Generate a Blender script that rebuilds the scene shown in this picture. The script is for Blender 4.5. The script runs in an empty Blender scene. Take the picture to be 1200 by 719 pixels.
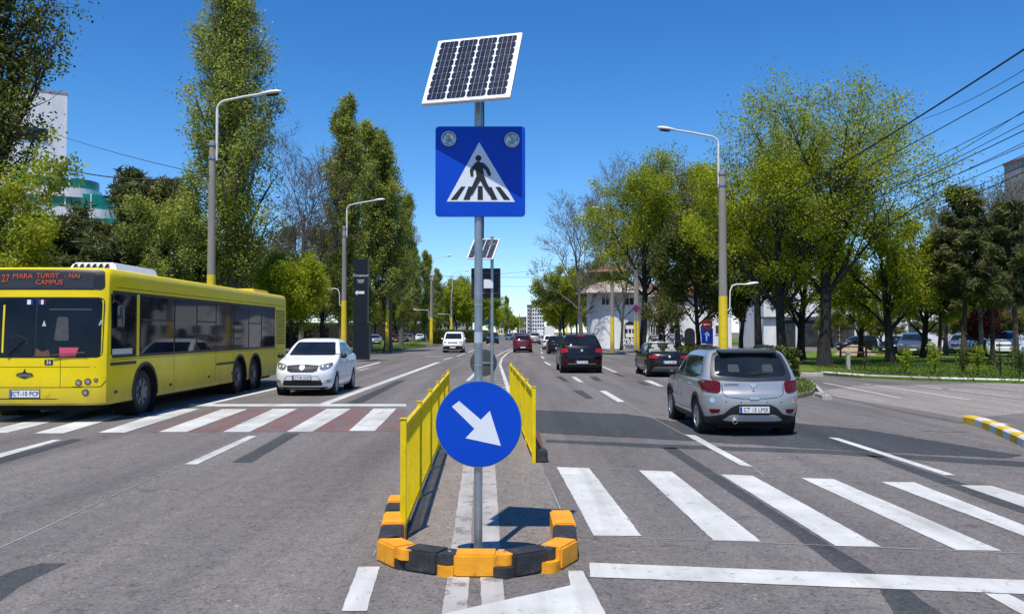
import bpy, bmesh, math, random
import numpy as np
from mathutils import Vector, Matrix, Euler
from mathutils.bvhtree import BVHTree
from mathutils.geometry import tessellate_polygon
scene = bpy.context.scene
COL = scene.collection
PI = math.pi
rnd = random.Random(7)

# ------------------------------------------------------------------ camera
F = 1000.0                       # focal length in photo pixels (1200 wide)
CAMH = 1.70
PITCH = math.atan(29.5/F)
cam = bpy.data.cameras.new('camera'); cam.lens = 36*F/1200; cam.sensor_width = 36
cam.clip_end = 6000; cam.clip_start = .05
camo = bpy.data.objects.new('camera', cam); COL.objects.link(camo)
camo.location = (0, 0, CAMH); camo.rotation_euler = (PI/2+PITCH, 0, 0)
scene.camera = camo
cp, sp = math.cos(PITCH), math.sin(PITCH)
def ray(px, py):
    a = (px-600)/F; b = (359.5-py)/F
    return Vector((a, cp-b*sp, sp+b*cp))
def G(px, py, z=0.0):
    d = ray(px, py); t = (z-CAMH)/d.z
    return Vector((d.x*t, d.y*t, z))
def at(px, py, Y):
    d = ray(px, py); t = Y/d.y
    return Vector((d.x*t, Y, CAMH+d.z*t))

# ------------------------------------------------------------------ materials
def ramp(nt, fac, stops):
    r = nt.nodes.new('ShaderNodeValToRGB'); nt.links.new(fac, r.inputs[0])
    e = r.color_ramp.elements
    while len(e) < len(stops): e.new(.5)
    for i, (p, c) in enumerate(stops):
        e[i].position = p; e[i].color = (*c, 1) if len(c) == 3 else c
    return r.outputs[0]
def noise(nt, scale, detail=4, rough=.6, coord='Object', vec=None):
    n = nt.nodes.new('ShaderNodeTexNoise'); n.inputs['Scale'].default_value = scale
    n.inputs['Detail'].default_value = detail; n.inputs['Roughness'].default_value = rough
    if vec is None:
        t = nt.nodes.new('ShaderNodeTexCoord'); vec = t.outputs[coord]
    nt.links.new(vec, n.inputs['Vector'])
    return n.outputs['Fac']
def mix(nt, fac, a, b, mode='MIX'):
    m = nt.nodes.new('ShaderNodeMix'); m.data_type = 'RGBA'; m.blend_type = mode
    for s, v in ((0, fac), (6, a), (7, b)):
        if hasattr(v, 'is_linked') or hasattr(v, 'links'): nt.links.new(v, m.inputs[s])
        elif s == 0: m.inputs[0].default_value = v
        else: m.inputs[s].default_value = (*v, 1)
    return m.outputs[2]
def new_mat(name):
    m = bpy.data.materials.new(name); m.use_nodes = True
    nt = m.node_tree; p = nt.nodes['Principled BSDF']
    return m, nt, p
def M(name, col, rough=.6, metal=0, var=.12, scale=6, coat=0, bump=0, bscale=60, emit=None, spec=None, dirt=0, dcol=(.12, .10, .08), low=None):
    m, nt, p = new_mat(name)
    if var > 0:
        f = noise(nt, scale, 5)
        c = ramp(nt, f, [(.3, tuple(x*(1-var) for x in col)), (.7, tuple(min(1, x*(1+var)) for x in col))])
        if dirt:
            dm = ramp(nt, noise(nt, 11, 9, .8), [(.54, (0, 0, 0)), (.66, (dirt, dirt, dirt))]); c = mix(nt, dm, c, dcol)
            c = mix(nt, dirt*.9, c, ramp(nt, noise(nt, 2.2, 6, .7), [(.35, (.70, .68, .64)), (.6, (1, 1, 1))]), 'MULTIPLY')
        if low:
            tcz = nt.nodes.new('ShaderNodeTexCoord'); sz = nt.nodes.new('ShaderNodeSeparateXYZ'); nt.links.new(tcz.outputs['Object'], sz.inputs[0])
            ad = nt.nodes.new('ShaderNodeMath'); ad.operation = 'MULTIPLY_ADD'; nt.links.new(noise(nt, 3, 6, .7), ad.inputs[0]); ad.inputs[1].default_value = -low*1.2; nt.links.new(sz.outputs[2], ad.inputs[2])
            c = mix(nt, ramp(nt, ad.outputs[0], [(0, (.6, .6, .6)), (min(1, low*.9), (0, 0, 0))]), c, dcol)
        nt.links.new(c, p.inputs['Base Color'])
        f2 = nt.nodes.new('ShaderNodeMath'); f2.operation = 'MULTIPLY_ADD'
        nt.links.new(f, f2.inputs[0]); f2.inputs[1].default_value = .25; f2.inputs[2].default_value = max(0, rough-.12)
        nt.links.new(f2.outputs[0], p.inputs['Roughness'])
    else:
        p.inputs['Base Color'].default_value = (*col, 1); p.inputs['Roughness'].default_value = rough
    p.inputs['Metallic'].default_value = metal
    p.inputs['Coat Weight'].default_value = coat; p.inputs['Coat Roughness'].default_value = .04
    if spec is not None: p.inputs['Specular IOR Level'].default_value = spec
    if bump:
        b = nt.nodes.new('ShaderNodeBump'); b.inputs['Strength'].default_value = bump; b.inputs['Distance'].default_value = .01
        nt.links.new(noise(nt, bscale, 6, .7), b.inputs['Height']); nt.links.new(b.outputs[0], p.inputs['Normal'])
    if emit:
        p.inputs['Emission Color'].default_value = (*emit[0], 1); p.inputs['Emission Strength'].default_value = emit[1]
    return m

def asphalt(name, base, tint=(1, .97, .94)):
    m, nt, p = new_mat(name)
    tc = nt.nodes.new('ShaderNodeTexCoord'); v = tc.outputs['Object']
    mp = nt.nodes.new('ShaderNodeMapping'); nt.links.new(v, mp.inputs[0]); mp.inputs['Scale'].default_value = (1, .22, 1)
    big = noise(nt, .55, 5, .6, vec=mp.outputs[0])
    mid = noise(nt, 5, 5, .7, vec=v)
    fine = noise(nt, 55, 5, .85, vec=v)
    g = lambda k: tuple(base*k*t for t in tint)
    c = ramp(nt, big, [(.30, g(.82)), (.5, g(1.0)), (.70, g(1.13))])
    mp2 = nt.nodes.new('ShaderNodeMapping'); nt.links.new(v, mp2.inputs[0]); mp2.inputs['Scale'].default_value = (1.5, .05, 1)
    c = mix(nt, .75, c, ramp(nt, noise(nt, 1.0, 3, .55, vec=mp2.outputs[0]), [(.36, (.78, .78, .79)), (.62, (1.12, 1.11, 1.1))]), 'MULTIPLY')
    c = mix(nt, .9, c, ramp(nt, noise(nt, 3.1, 2, .4, vec=v), [(.22, (.74, .73, .72)), (.32, (1, 1, 1))]), 'MULTIPLY')
    c2 = ramp(nt, mid, [(.32, (.88, .88, .88)), (.68, (1.09, 1.09, 1.09))])
    c3 = ramp(nt, fine, [(.34, (.45, .45, .45)), (.5, (1, 1, 1)), (.66, (1.6, 1.57, 1.52))])
    c = mix(nt, 1.0, c, c2, 'MULTIPLY'); c = mix(nt, .9, c, c3, 'MULTIPLY')
    st = nt.nodes.new('ShaderNodeTexVoronoi'); st.inputs['Scale'].default_value = 38; nt.links.new(v, st.inputs['Vector'])
    c = mix(nt, .75, c, ramp(nt, st.outputs['Color'], [(.08, (.50, .49, .48)), (.45, (1, 1, 1)), (.86, (1, 1, 1)), (.97, (1.75, 1.7, 1.62))]), 'MULTIPLY')
    # sparse cracks
    vo = nt.nodes.new('ShaderNodeTexVoronoi'); vo.feature = 'DISTANCE_TO_EDGE'; vo.inputs['Scale'].default_value = .38
    wv = nt.nodes.new('ShaderNodeVectorMath'); wv.operation = 'ADD'
    nn = nt.nodes.new('ShaderNodeTexNoise'); nn.inputs['Scale'].default_value = 1.8; nn.inputs['Detail'].default_value = 6
    nt.links.new(v, nn.inputs['Vector']); nt.links.new(v, wv.inputs[0]); nt.links.new(nn.outputs['Color'], wv.inputs[1])
    nt.links.new(wv.outputs[0], vo.inputs['Vector'])
    cr = ramp(nt, vo.outputs['Distance'], [(0, (.45, .45, .45)), (.007, (1, 1, 1))])
    ms = ramp(nt, noise(nt, .8, 2, .5, vec=v), [(.5, (0, 0, 0)), (.6, (1, 1, 1))])
    c = mix(nt, ms, c, mix(nt, .8, c, cr, 'MULTIPLY'))
    nt.links.new(c, p.inputs['Base Color'])
    p.inputs['Roughness'].default_value = .88; p.inputs['Specular IOR Level'].default_value = .25
    b = nt.nodes.new('ShaderNodeBump'); b.inputs['Strength'].default_value = .5; b.inputs['Distance'].default_value = .006
    nt.links.new(fine, b.inputs['Height']); nt.links.new(b.outputs[0], p.inputs['Normal'])
    return m
def worn_paint(name, col, wear=.36, scale=9, base=.15, soft=.06):
    """road paint that lets the asphalt show where it has worn away"""
    m, nt, p = new_mat(name)
    tc = nt.nodes.new('ShaderNodeTexCoord'); v = tc.outputs['Object']
    f = noise(nt, scale, 8, .75, vec=v); g = noise(nt, 70, 4, .8, vec=v); l = noise(nt, 1.1, 3, .6, vec=v)
    a = nt.nodes.new('ShaderNodeMath'); a.operation = 'MULTIPLY_ADD'
    nt.links.new(g, a.inputs[0]); a.inputs[1].default_value = .35; nt.links.new(f, a.inputs[2])
    mask = ramp(nt, a.outputs[0], [(wear+.175-soft, (0, 0, 0)), (wear+.175+soft, (1, 1, 1))])
    pc = ramp(nt, l, [(.3, tuple(x*.74 for x in col)), (.66, col)])
    mp = nt.nodes.new('ShaderNodeMapping'); nt.links.new(v, mp.inputs[0]); mp.inputs['Scale'].default_value = (2.4, .12, 1)
    pc = mix(nt, .8, pc, ramp(nt, noise(nt, 1.3, 4, .6, vec=mp.outputs[0]), [(.36, (.76, .75, .73)), (.56, (1, 1, 1))]), 'MULTIPLY')
    pc = mix(nt, .5, pc, ramp(nt, g, [(.3, (.8, .8, .8)), (.6, (1, 1, 1))]), 'MULTIPLY')
    c = mix(nt, mask, (base, base*.96, base*.93), pc)
    nt.links.new(c, p.inputs['Base Color']); p.inputs['Roughness'].default_value = .8
    p.inputs['Specular IOR Level'].default_value = .25
    return m

def leaf_mat(name, c0, c1, c2, trans=.35):
    m, nt, p = new_mat(name)
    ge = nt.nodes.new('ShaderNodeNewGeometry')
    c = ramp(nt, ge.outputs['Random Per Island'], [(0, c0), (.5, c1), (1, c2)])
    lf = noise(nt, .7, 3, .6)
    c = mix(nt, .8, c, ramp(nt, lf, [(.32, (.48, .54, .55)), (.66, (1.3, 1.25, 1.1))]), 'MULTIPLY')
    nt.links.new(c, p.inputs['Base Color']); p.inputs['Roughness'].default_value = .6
    p.inputs['Specular IOR Level'].default_value = .3
    tr = nt.nodes.new('ShaderNodeBsdfTranslucent'); nt.links.new(c, tr.inputs[0])
    ms = nt.nodes.new('ShaderNodeMixShader'); ms.inputs[0].default_value = trans
    out = nt.nodes['Material Output']
    nt.links.new(p.outputs[0], ms.inputs[1]); nt.links.new(tr.outputs[0], ms.inputs[2]); nt.links.new(ms.outputs[0], out.inputs[0])
    return m
def bark_mat(name, c0, c1):
    m, nt, p = new_mat(name)
    tc = nt.nodes.new('ShaderNodeTexCoord'); mp = nt.nodes.new('ShaderNodeMapping')
    nt.links.new(tc.outputs['Object'], mp.inputs[0]); mp.inputs['Scale'].default_value = (9, 9, 1.6)
    f = noise(nt, 1.5, 8, .75, vec=mp.outputs[0])
    nt.links.new(ramp(nt, f, [(.35, c0), (.65, c1)]), p.inputs['Base Color']); p.inputs['Roughness'].default_value = .95
    b = nt.nodes.new('ShaderNodeBump'); b.inputs['Strength'].default_value = 1; b.inputs['Distance'].default_value = .04
    nt.links.new(f, b.inputs['Height']); nt.links.new(b.outputs[0], p.inputs['Normal'])
    return m
def stained_wall(name, col, dirt=.35, sc=.35):
    m, nt, p = new_mat(name)
    tc = nt.nodes.new('ShaderNodeTexCoord'); mp = nt.nodes.new('ShaderNodeMapping')
    nt.links.new(tc.outputs['Object'], mp.inputs[0]); mp.inputs['Scale'].default_value = (1.6, 1.6, .18)
    f = noise(nt, 1.2, 7, .7, vec=mp.outputs[0]); g = noise(nt, sc, 5, .6)
    c = ramp(nt, f, [(.35, tuple(x*(1-dirt) for x in col)), (.58, col)])
    c = mix(nt, .6, c, ramp(nt, g, [(.3, (.82, .82, .82)), (.6, (1, 1, 1))]), 'MULTIPLY')
    nt.links.new(c, p.inputs['Base Color']); p.inputs['Roughness'].default_value = .9
    return m
def glass_mat(name, col=(.010, .013, .018), rough=.03, sp=.35):
    m, nt, p = new_mat(name)
    f = noise(nt, 1.3, 3)
    nt.links.new(ramp(nt, f, [(.3, tuple(x*.6 for x in col)), (.7, tuple(x*1.7 for x in col))]), p.inputs['Base Color'])
    p.inputs['Roughness'].default_value = rough; p.inputs['Specular IOR Level'].default_value = sp
    return m

MAT = dict(
    asphalt=asphalt('asphalt', .170, (1.08, .98, .925)), asph_dark=asphalt('dark_asphalt_patch', .072, (.94, 1, 1.1)), tar=asphalt('tar_repair', .075, (.96, 1, 1.06)),
    asph_light=asphalt('light_asphalt', .27, (1.07, .96, .86)),
    paint=worn_paint('road_paint', (.68, .675, .64), .365, 7, base=.17), paint_worn=worn_paint('worn_road_paint', (.58, .57, .55), .42, base=.2),
    paint_old=worn_paint('old_median_paint', (.52, .49, .46), .43, 4, base=.2, soft=.03), red=worn_paint('red_zebra_paint', (.30, .115, .095), .515, 3.2, base=.15, soft=.06),
    hair=worn_paint('setting_out_line', (.5, .5, .47), .42, 14), yel_paint=worn_paint('yellow_road_paint', (.62, .48, .06), .40),
    galv=M('galvanised_steel', (.36, .39, .40), .42, .75, .16, 9), sign_blue=M('sign_blue', (.0, .060, .50), .4, 0, .06, 2, spec=.25, dirt=.25, dcol=(.03, .07, .25)),
    sign_white=M('sign_white', (.72, .76, .80), .45, 0, .05, 3, dirt=.25, dcol=(.4, .4, .38)), sign_black=M('sign_black', (.012, .012, .014), .5, 0, 0),
    white=M('white_enamel', (.72, .73, .72), .4, 0, .06), cell=M('solar_cell', (.010, .013, .028), .22, 0, .3, 20),
    alu=M('aluminium_frame', (.62, .63, .63), .38, .5, .06), dgrey=M('dark_grey_plate', (.06, .065, .065), .55, 0, .2, 8),
    fence=M('yellow_fence_paint', (.80, .60, .002), .5, 0, .10, 5, bump=.15, dirt=.5, dcol=(.28, .16, .05), spec=.3), kyel=M('kerb_yellow', (.68, .47, .03), .75, 0, .22, 9, bump=.3),
    kwhite=M('kerb_white', (.66, .65, .61), .8, 0, .18, 9, bump=.3), orange=M('orange_rubber', (.90, .37, .010), .6, 0, .12, 9, bump=.4, bscale=30, dirt=.4, dcol=(.16, .09, .05)),
    brubber=M('black_rubber', (.032, .033, .035), .65, 0, .35, 12, bump=.7, bscale=30, dirt=.6, dcol=(.13, .12, .105)), steel=M('bolt_steel', (.5, .5, .48), .4, .8, .1),
    concrete=stained_wall('pole_concrete', (.34, .31, .27), .3), kerbstone=M('kerb_concrete', (.40, .38, .33), .9, 0, .2, 3, bump=.3),
    poleyel=M('pole_yellow', (.80, .58, .015), .55, 0, .08, 3, dirt=.4, low=.8), lampw=M('lamp_housing', (.62, .63, .62), .45, 0, .05),
    wire=M('wire_black', (.018, .016, .018), .7, 0, 0), tyre=M('tyre_rubber', (.018, .018, .019), .75, 0, .25, 14),
    rim=M('alloy_rim', (.40, .41, .42), .32, .8, .1), hub=M('steel_wheel', (.22, .22, .23), .5, .5, .2),
    black=M('black_plastic', (.016, .016, .018), .5, 0, .15, 10), under=M('underbody', (.008, .008, .008), .9, 0, 0),
    glass=glass_mat('window_glass'), glass_b=glass_mat('bus_glass', (.006, .008, .014), .04, .2), glass_h=glass_mat('building_glass', (.03, .035, .04), .08),
    chrome=M('chrome', (.60, .60, .60), .38, .6, 0), lamp_r=M('tail_lamp', (.11, .003, .004), .25, 0, .35, 22, coat=.15, spec=.3),
    lamp_w=M('head_lamp', (.42, .41, .39), .16, .5, .75, 34, coat=.6), lamp_br=M('bright_tail_lamp', (.42, .008, .005), .3, 0, .2, 22, coat=.1, spec=.3),
    plate=M('number_plate', (.74, .75, .75), .4, 0, 0), ink=M('plate_ink', (.012, .012, .014), .5, 0, 0), eub=M('plate_blue', (.01, .05, .35), .4, 0, 0),
    busy=M('bus_yellow', (.84, .635, .0), .38, 0, .06, 1.5, coat=.15, spec=.3, dirt=.12, low=.55, dcol=(.20, .15, .06)), busd=M('bus_trim', (.012, .012, .012), .45, 0, .1),
    led=M('led_orange', (.5, .08, .01), .6, 0, 0, emit=((1, .16, .03), .1)), seam=M('panel_gap', (.01, .01, .008), .9, 0, 0),
    silver=M('silver_paint', (.40, .405, .405), .32, .4, .04, 2, coat=1), wpaint=M('white_car_paint', (.86, .865, .86), .35, 0, .02, 2, coat=.5),
    bpaint=M('black_car_paint', (.006, .006, .007), .28, 0, .2, 2, coat=.5, spec=.3), rpaint=M('red_car_paint', (.11, .004, .008), .25, 0, .1, 2, coat=1),
    gpaint=M('grey_car_paint', (.10, .11, .125), .3, .4, .1, 2, coat=1), blpaint=M('blue_car_paint', (.012, .02, .045), .25, .2, .1, 2, coat=1),
    cypaint=M('teal_car_paint', (.03, .16, .20), .3, .2, .1, 2, coat=1), cream=M('cream_leather', (.62, .58, .50), .6, 0, .1),
    pink=M('pink_paper', (.60, .07, .13), .7, 0, 0), wall_w=stained_wall('white_render', (.80, .80, .79), .18), wall_lav=stained_wall('pale_panel_wall', (.74, .74, .77), .16, .2),
    teal=M('teal_glazing', (.0, .22, .17), .25, 0, .3, 2), roof_t=M('roof_tile', (.30, .15, .10), .9, 0, .3, 3), roof_l=stained_wall('weathered_eaves', (.50, .43, .38), .3),
    brick=M('red_brick', (.28, .11, .08), .9, 0, .35, 9), wall_c=stained_wall('grey_concrete_block', (.36, .34, .33), .35), wood=M('brown_wood', (.12, .06, .035), .8, 0, .3, 9),
    navy=M('totem_navy', (.003, .005, .011), .45, 0, .2, 1), lime=None,
)
def grass_mat():
    m, nt, p = new_mat('grass_ground')
    a = noise(nt, .35, 6, .65); b = noise(nt, 14, 6, .8)
    c = ramp(nt, a, [(.3, (.07, .11, .016)), (.55, (.13, .20, .025)), (.75, (.20, .21, .06))])
    c = mix(nt, .8, c, ramp(nt, b, [(.3, (.5, .5, .5)), (.65, (1.3, 1.3, 1.2))]), 'MULTIPLY')
    nt.links.new(c, p.inputs['Base Color']); p.inputs['Roughness'].default_value = .95; p.inputs['Specular IOR Level'].default_value = .1
    return m
MAT['grass'] = grass_mat()
def dirt_mat():
    m, nt, p = new_mat('dry_earth')
    a = noise(nt, 1.4, 7, .7)
    nt.links.new(ramp(nt, a, [(.35, (.05, .06, .02)), (.5, (.17, .14, .10)), (.7, (.26, .22, .17))]), p.inputs['Base Color']); p.inputs['Roughness'].default_value = 1
    return m
MAT['dirt'] = dirt_mat()
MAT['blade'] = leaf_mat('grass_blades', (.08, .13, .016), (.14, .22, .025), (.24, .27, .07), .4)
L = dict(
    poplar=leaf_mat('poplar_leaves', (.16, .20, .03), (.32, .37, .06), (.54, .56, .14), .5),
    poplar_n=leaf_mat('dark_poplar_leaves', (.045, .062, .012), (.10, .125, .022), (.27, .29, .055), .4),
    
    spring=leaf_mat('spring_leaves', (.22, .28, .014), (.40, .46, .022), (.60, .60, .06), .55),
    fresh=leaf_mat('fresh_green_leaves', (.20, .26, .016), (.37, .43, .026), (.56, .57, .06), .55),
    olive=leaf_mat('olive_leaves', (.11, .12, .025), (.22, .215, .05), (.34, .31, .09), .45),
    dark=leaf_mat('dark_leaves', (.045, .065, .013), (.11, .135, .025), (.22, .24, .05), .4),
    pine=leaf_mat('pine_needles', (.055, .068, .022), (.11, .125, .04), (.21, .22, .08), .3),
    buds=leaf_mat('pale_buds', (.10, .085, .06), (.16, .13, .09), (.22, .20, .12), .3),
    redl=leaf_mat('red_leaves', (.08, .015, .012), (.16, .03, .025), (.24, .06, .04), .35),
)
BARK = dict(dark=bark_mat('dark_bark', (.010, .008, .007), (.045, .037, .030)), grey=bark_mat('grey_bark', (.07, .06, .052), (.19, .165, .14)),
            pine=bark_mat('pine_bark', (.03, .02, .014), (.11, .075, .05)))
# weathered patches of old paint drop on kerbs
# ------------------------------------------------------------------ mesh builder
class MB:
    def __init__(s): s.v = []; s.f = []; s.m = []
    def add(s, vs, fs, mi=0):
        o = len(s.v); s.v += [tuple(v) for v in vs]; s.f += [tuple(i+o for i in f) for f in fs]; s.m += [mi]*len(fs); return s
    def box(s, x0, y0, z0, x1, y1, z1, mi=0):
        vs = [(x, y, z) for z in (z0, z1) for y in (y0, y1) for x in (x0, x1)]
        return s.add(vs, [(0, 2, 3, 1), (4, 5, 7, 6), (0, 1, 5, 4), (2, 6, 7, 3), (0, 4, 6, 2), (1, 3, 7, 5)], mi)
    def tube(s, pts, rad, n=8, mi=0, cap=True):
        pts = [Vector(p) for p in pts]
        if not hasattr(rad, '__len__'): rad = [rad]*len(pts)
        vs = []; prev = None
        for i, p in enumerate(pts):
            d = (pts[min(i+1, len(pts)-1)]-pts[max(i-1, 0)]).normalized()
            if prev is None:
                u = d.cross(Vector((0, 0, 1)) if abs(d.z) < .9 else Vector((1, 0, 0))).normalized()
            else:
                u = (prev - d*prev.dot(d)).normalized()
            prev = u; w = d.cross(u)
            vs += [p+(u*math.cos(2*PI*k/n)+w*math.sin(2*PI*k/n))*rad[i] for k in range(n)]
        fs = [(i*n+k, i*n+(k+1) % n, (i+1)*n+(k+1) % n, (i+1)*n+k) for i in range(len(pts)-1) for k in range(n)]
        if cap: fs += [tuple(range(n))[::-1], tuple((len(pts)-1)*n+k for k in range(n))]
        return s.add(vs, fs, mi)
    def lathe(s, prof, axis='x', n=28, c=(0, 0, 0), mi=0, closed=False):
        vs = []
        for a, r in prof:
            for k in range(n):
                t = 2*PI*k/n; p = {'x': (a, r*math.cos(t), r*math.sin(t)), 'y': (r*math.cos(t), a, r*math.sin(t)), 'z': (r*math.cos(t), r*math.sin(t), a)}[axis]
                vs.append((p[0]+c[0], p[1]+c[1], p[2]+c[2]))
        fs = [(i*n+k, i*n+(k+1) % n, (i+1)*n+(k+1) % n, (i+1)*n+k) for i in range(len(prof)-1) for k in range(n)]
        if closed: fs += [((len(prof)-1)*n+k, (len(prof)-1)*n+(k+1) % n, (k+1) % n, k) for k in range(n)]
        return s.add(vs, fs, mi)
    def prism(s, pts, ext, mi=0):
        """pts: coplanar 3-D points, ext: extrusion vector"""
        pts = [Vector(p) for p in pts]; n = len(pts); e = Vector(ext)
        vs = pts+[p+e for p in pts]
        tri = tessellate_polygon([pts])
        fs = [tuple(t) for t in tri]+[tuple(i+n for i in t[::-1]) for t in tri]
        fs += [(i, (i+1) % n, (i+1) % n+n, i+n) for i in range(n)]
        return s.add(vs, fs, mi)
    def sheet(s, pts, z, mi=0, jit=0):
        if jit:
            q = []
            for i in range(len(pts)):
                a = Vector(pts[i][:2]); b = Vector(pts[(i+1) % len(pts)][:2]); n = max(1, min(70, int((b-a).length/.05))); nn = Vector((-(b-a).y, (b-a).x)); nn = nn.normalized() if nn.length > 0 else nn
                w = 0
                for k in range(n):
                    w = w*.6+rnd.uniform(-jit, jit); q.append(a.lerp(b, k/n)+nn*(w if k else 0))
            pts = q
        z = z*.42 if 0 < z < .02 else z
        vs = [Vector((p[0], p[1], z)) for p in pts]
        tri = tessellate_polygon([vs])
        a = sum(vs[i].x*vs[(i+1) % len(vs)].y-vs[(i+1) % len(vs)].x*vs[i].y for i in range(len(vs)))
        fs = []
        for t in tri:
            nrm = (vs[t[1]]-vs[t[0]]).cross(vs[t[2]]-vs[t[0]])
            fs.append(tuple(t) if nrm.z > 0 else tuple(t[::-1]))
        return s.add(vs, fs, mi)
    def build(s, name, mats, parent=None, smooth=None, bevel=0, fix=True):
        me = bpy.data.meshes.new(name); me.from_pydata(s.v, [], s.f)
        if not isinstance(mats, (list, tuple)): mats = [mats]
        for m in mats: me.materials.append(m)
        if len(mats) > 1: me.polygons.foreach_set('material_index', s.m)
        if fix or bevel:
            bm = bmesh.new(); bm.from_mesh(me)
            if bevel:
                bmesh.ops.remove_doubles(bm, verts=bm.verts, dist=1e-5)
                bmesh.ops.recalc_face_normals(bm, faces=bm.faces)
                ed = [e for e in bm.edges if len(e.link_faces) == 2 and e.calc_face_angle(0) > .5]
                bmesh.ops.bevel(bm, geom=ed, offset=bevel, segments=2, affect='EDGES', clamp_overlap=True)
            elif fix: bmesh.ops.recalc_face_normals(bm, faces=bm.faces)
            bm.to_mesh(me); bm.free()
        if smooth: 
            me.shade_smooth(); me.set_sharp_from_angle(angle=math.radians(smooth))
        o = bpy.data.objects.new(name, me); COL.objects.link(o)
        if parent: o.parent = parent
        return o
def tag(o, label=None, cat=None, group=None, kind=None):
    if label: o['label'] = label
    if cat: o['category'] = cat
    if group: o['group'] = group
    if kind: o['kind'] = kind
    return o
def thing(name, label, cat, loc=(0, 0, 0), rz=0, sc=1, group=None):
    o = bpy.data.objects.new(name, None); COL.objects.link(o); o.empty_display_size = .2
    o.location = loc; o.rotation_euler = (0, 0, rz); o.scale = (sc, sc, sc) if not hasattr(sc, '__len__') else sc
    return tag(o, label, cat, group)
def copy_tree(o, parent=None):
    c = o.copy(); COL.objects.link(c); c.parent = parent
    for ch in list(o.children): copy_tree(ch, c)
    return c
def struct(name, mb, mat, **k):
    o = mb.build(name, mat, None, fix=False, **k); return tag(o, kind='structure')
def text_mesh(name, s, size, mat, parent, loc, rot=(PI/2, 0, 0), align='CENTER', sx=1, ext=.001, sp=1.0):
    cu = bpy.data.curves.new('t', 'FONT'); cu.body = s; cu.size = size; cu.align_x = align; cu.align_y = 'CENTER'; cu.extrude = ext; cu.space_character = sp
    cu.resolution_u = 3
    t = bpy.data.objects.new('t', cu); COL.objects.link(t)
    dg = bpy.context.evaluated_depsgraph_get()
    me = bpy.data.meshes.new_from_object(t.evaluated_get(dg)); COL.objects.unlink(t); bpy.data.objects.remove(t)
    me.materials.clear(); me.materials.append(mat)
    o = bpy.data.objects.new(name, me); COL.objects.link(o); o.parent = parent
    o.location = loc; o.rotation_euler = rot; o.scale = (sx, 1, 1)
    return o
# ------------------------------------------------------------------ ground, road, markings
g = MB(); g.sheet([(-3000, -200), (3000, -200), (3000, 5000), (-3000, 5000)], -.02)
struct('ground', g, MAT['dirt'])
g = MB(); g.sheet([(-60, -30), (90, -30), (90, 420), (-60, 420)], 0)
struct('road', g, MAT['asphalt'])
def zl(scale, ox, oy): return lambda pts: [(ox+x/scale, oy+y/scale) for x, y in pts]
Z1 = zl(2.5, 0, 440); Z2 = zl(2.143, 640, 440); Z3 = zl(2.403, 400, 420); Z4 = zl(3.593, 900, 330)
def gp(pts): return [G(x, y) for x, y in pts]
def gsheet(mb, pts, z, jit=.0028): mb.sheet(gp(pts), z, 0, jit if all(p[1] > 440 for p in pts) else 0)
def gline(mb, pts, w, z):
    P = gp(pts); Lf = []; R = []
    for i, p in enumerate(P):
        d = (P[min(i+1, len(P)-1)]-P[max(i-1, 0)]).normalized(); n = Vector((-d.y, d.x, 0))*w/2
        Lf.append(p+n); R.append(p-n)
    for i in range(len(P)-1): mb.sheet([R[i], R[i+1], Lf[i+1], Lf[i]], z)
# dark repairs
d = MB()
for q in ([(680,254),(738,254),(880,168),(835,168)], [(-60,275),(0,240),(210,185),(250,186),(0,258)],
          [(-90,700),(-30,600),(40,570),(120,549),(195,549),(60,615),(0,660)], [(1015,80),(1060,80),(1190,12),(1165,14)]):
    gsheet(d, Z1(q), .004)
for q in ([(290,180),(325,180),(560,330),(832,497),(745,492),(600,385),(420,265)], [(835,532),(900,530),(1010,610),(880,610)],
          [(0,160),(290,172),(700,186),(1300,222),(1300,236),(700,196),(290,182),(0,167)], [(65,36),(90,37),(120,57),(100,58)], [(22,2),(38,2),(58,14),(45,14)],
          [(800,198),(840,203),(1300,350),(1300,380),(1100,312)]):
    gsheet(d, Z2(q), .004)
for q in ([(690,441),(699,441),(706,446),(697,446)],):
    gsheet(d, q, .004)
for q in ([(718,437),(724,437.5),(733,441),(728,441)], [(745,447),(752,447),(764,451.5),(756,451.5)]): gsheet(d, q, .004)
struct('tar_repair', d, MAT['tar'])
d = MB()
gsheet(d, jit=.03, z=.008, pts=Z2([(-30,86),(210,97),(345,118),(620,118),(800,135),(1195,200),(1150,207),(800,190),(600,178),(350,163),(-30,143)]))
struct('resurfaced_patch', d, MAT['asph_dark'])
d = MB()
gsheet(d, [(1000,452),(1240,447),(1240,480),(1130,490),(1050,476),(950,460)], .003)
struct('side_road', d, MAT['asph_light'])
# zebra crossings
w = MB()
for q in ([(-60,168),(20,168),(300,97),(225,97)], [(-230,168),(-150,168),(170,97),(95,97)], [(100,169),(185,169),(430,97),(355,97)], [(288,167),(365,167),(585,97),(505,97)],
          [(465,165),(545,165),(725,98),(650,98)], [(652,165),(730,165),(872,97),(800,97)], [(840,164),(915,164),(1028,97),(958,97)], [(1022,162),(1098,162),(1162,96),(1095,96)]):
    gsheet(w, Z1(q), .012)
struct('zebra_crossing', w, MAT['paint'])
w = MB(); gsheet(w, Z1([(410,165),(1176,163),(1190,97),(640,97)]), .008)
struct('red_crossing_ground', w, MAT['red'])
w = MB()
for q in ([(-20,640),(60,640),(430,0)],):
    pass
for q in ([(27,230),(108,232),(240,403),(120,402)], [(233,238),(315,241),(540,417),(420,414)], [(438,248),(520,252),(842,430),(728,428)],
          [(640,257),(722,260),(1143,440),(1030,438)], [(842,267),(925,268),(1379,446),(1313,446)], [(1040,275),(1120,277),(1700,455),(1560,455)], [(1240,283),(1320,284),(1990,462),(1840,462)]):
    gsheet(w, Z2(q), .012)
struct('zebra_crossing', w, MAT['paint'])
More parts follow.
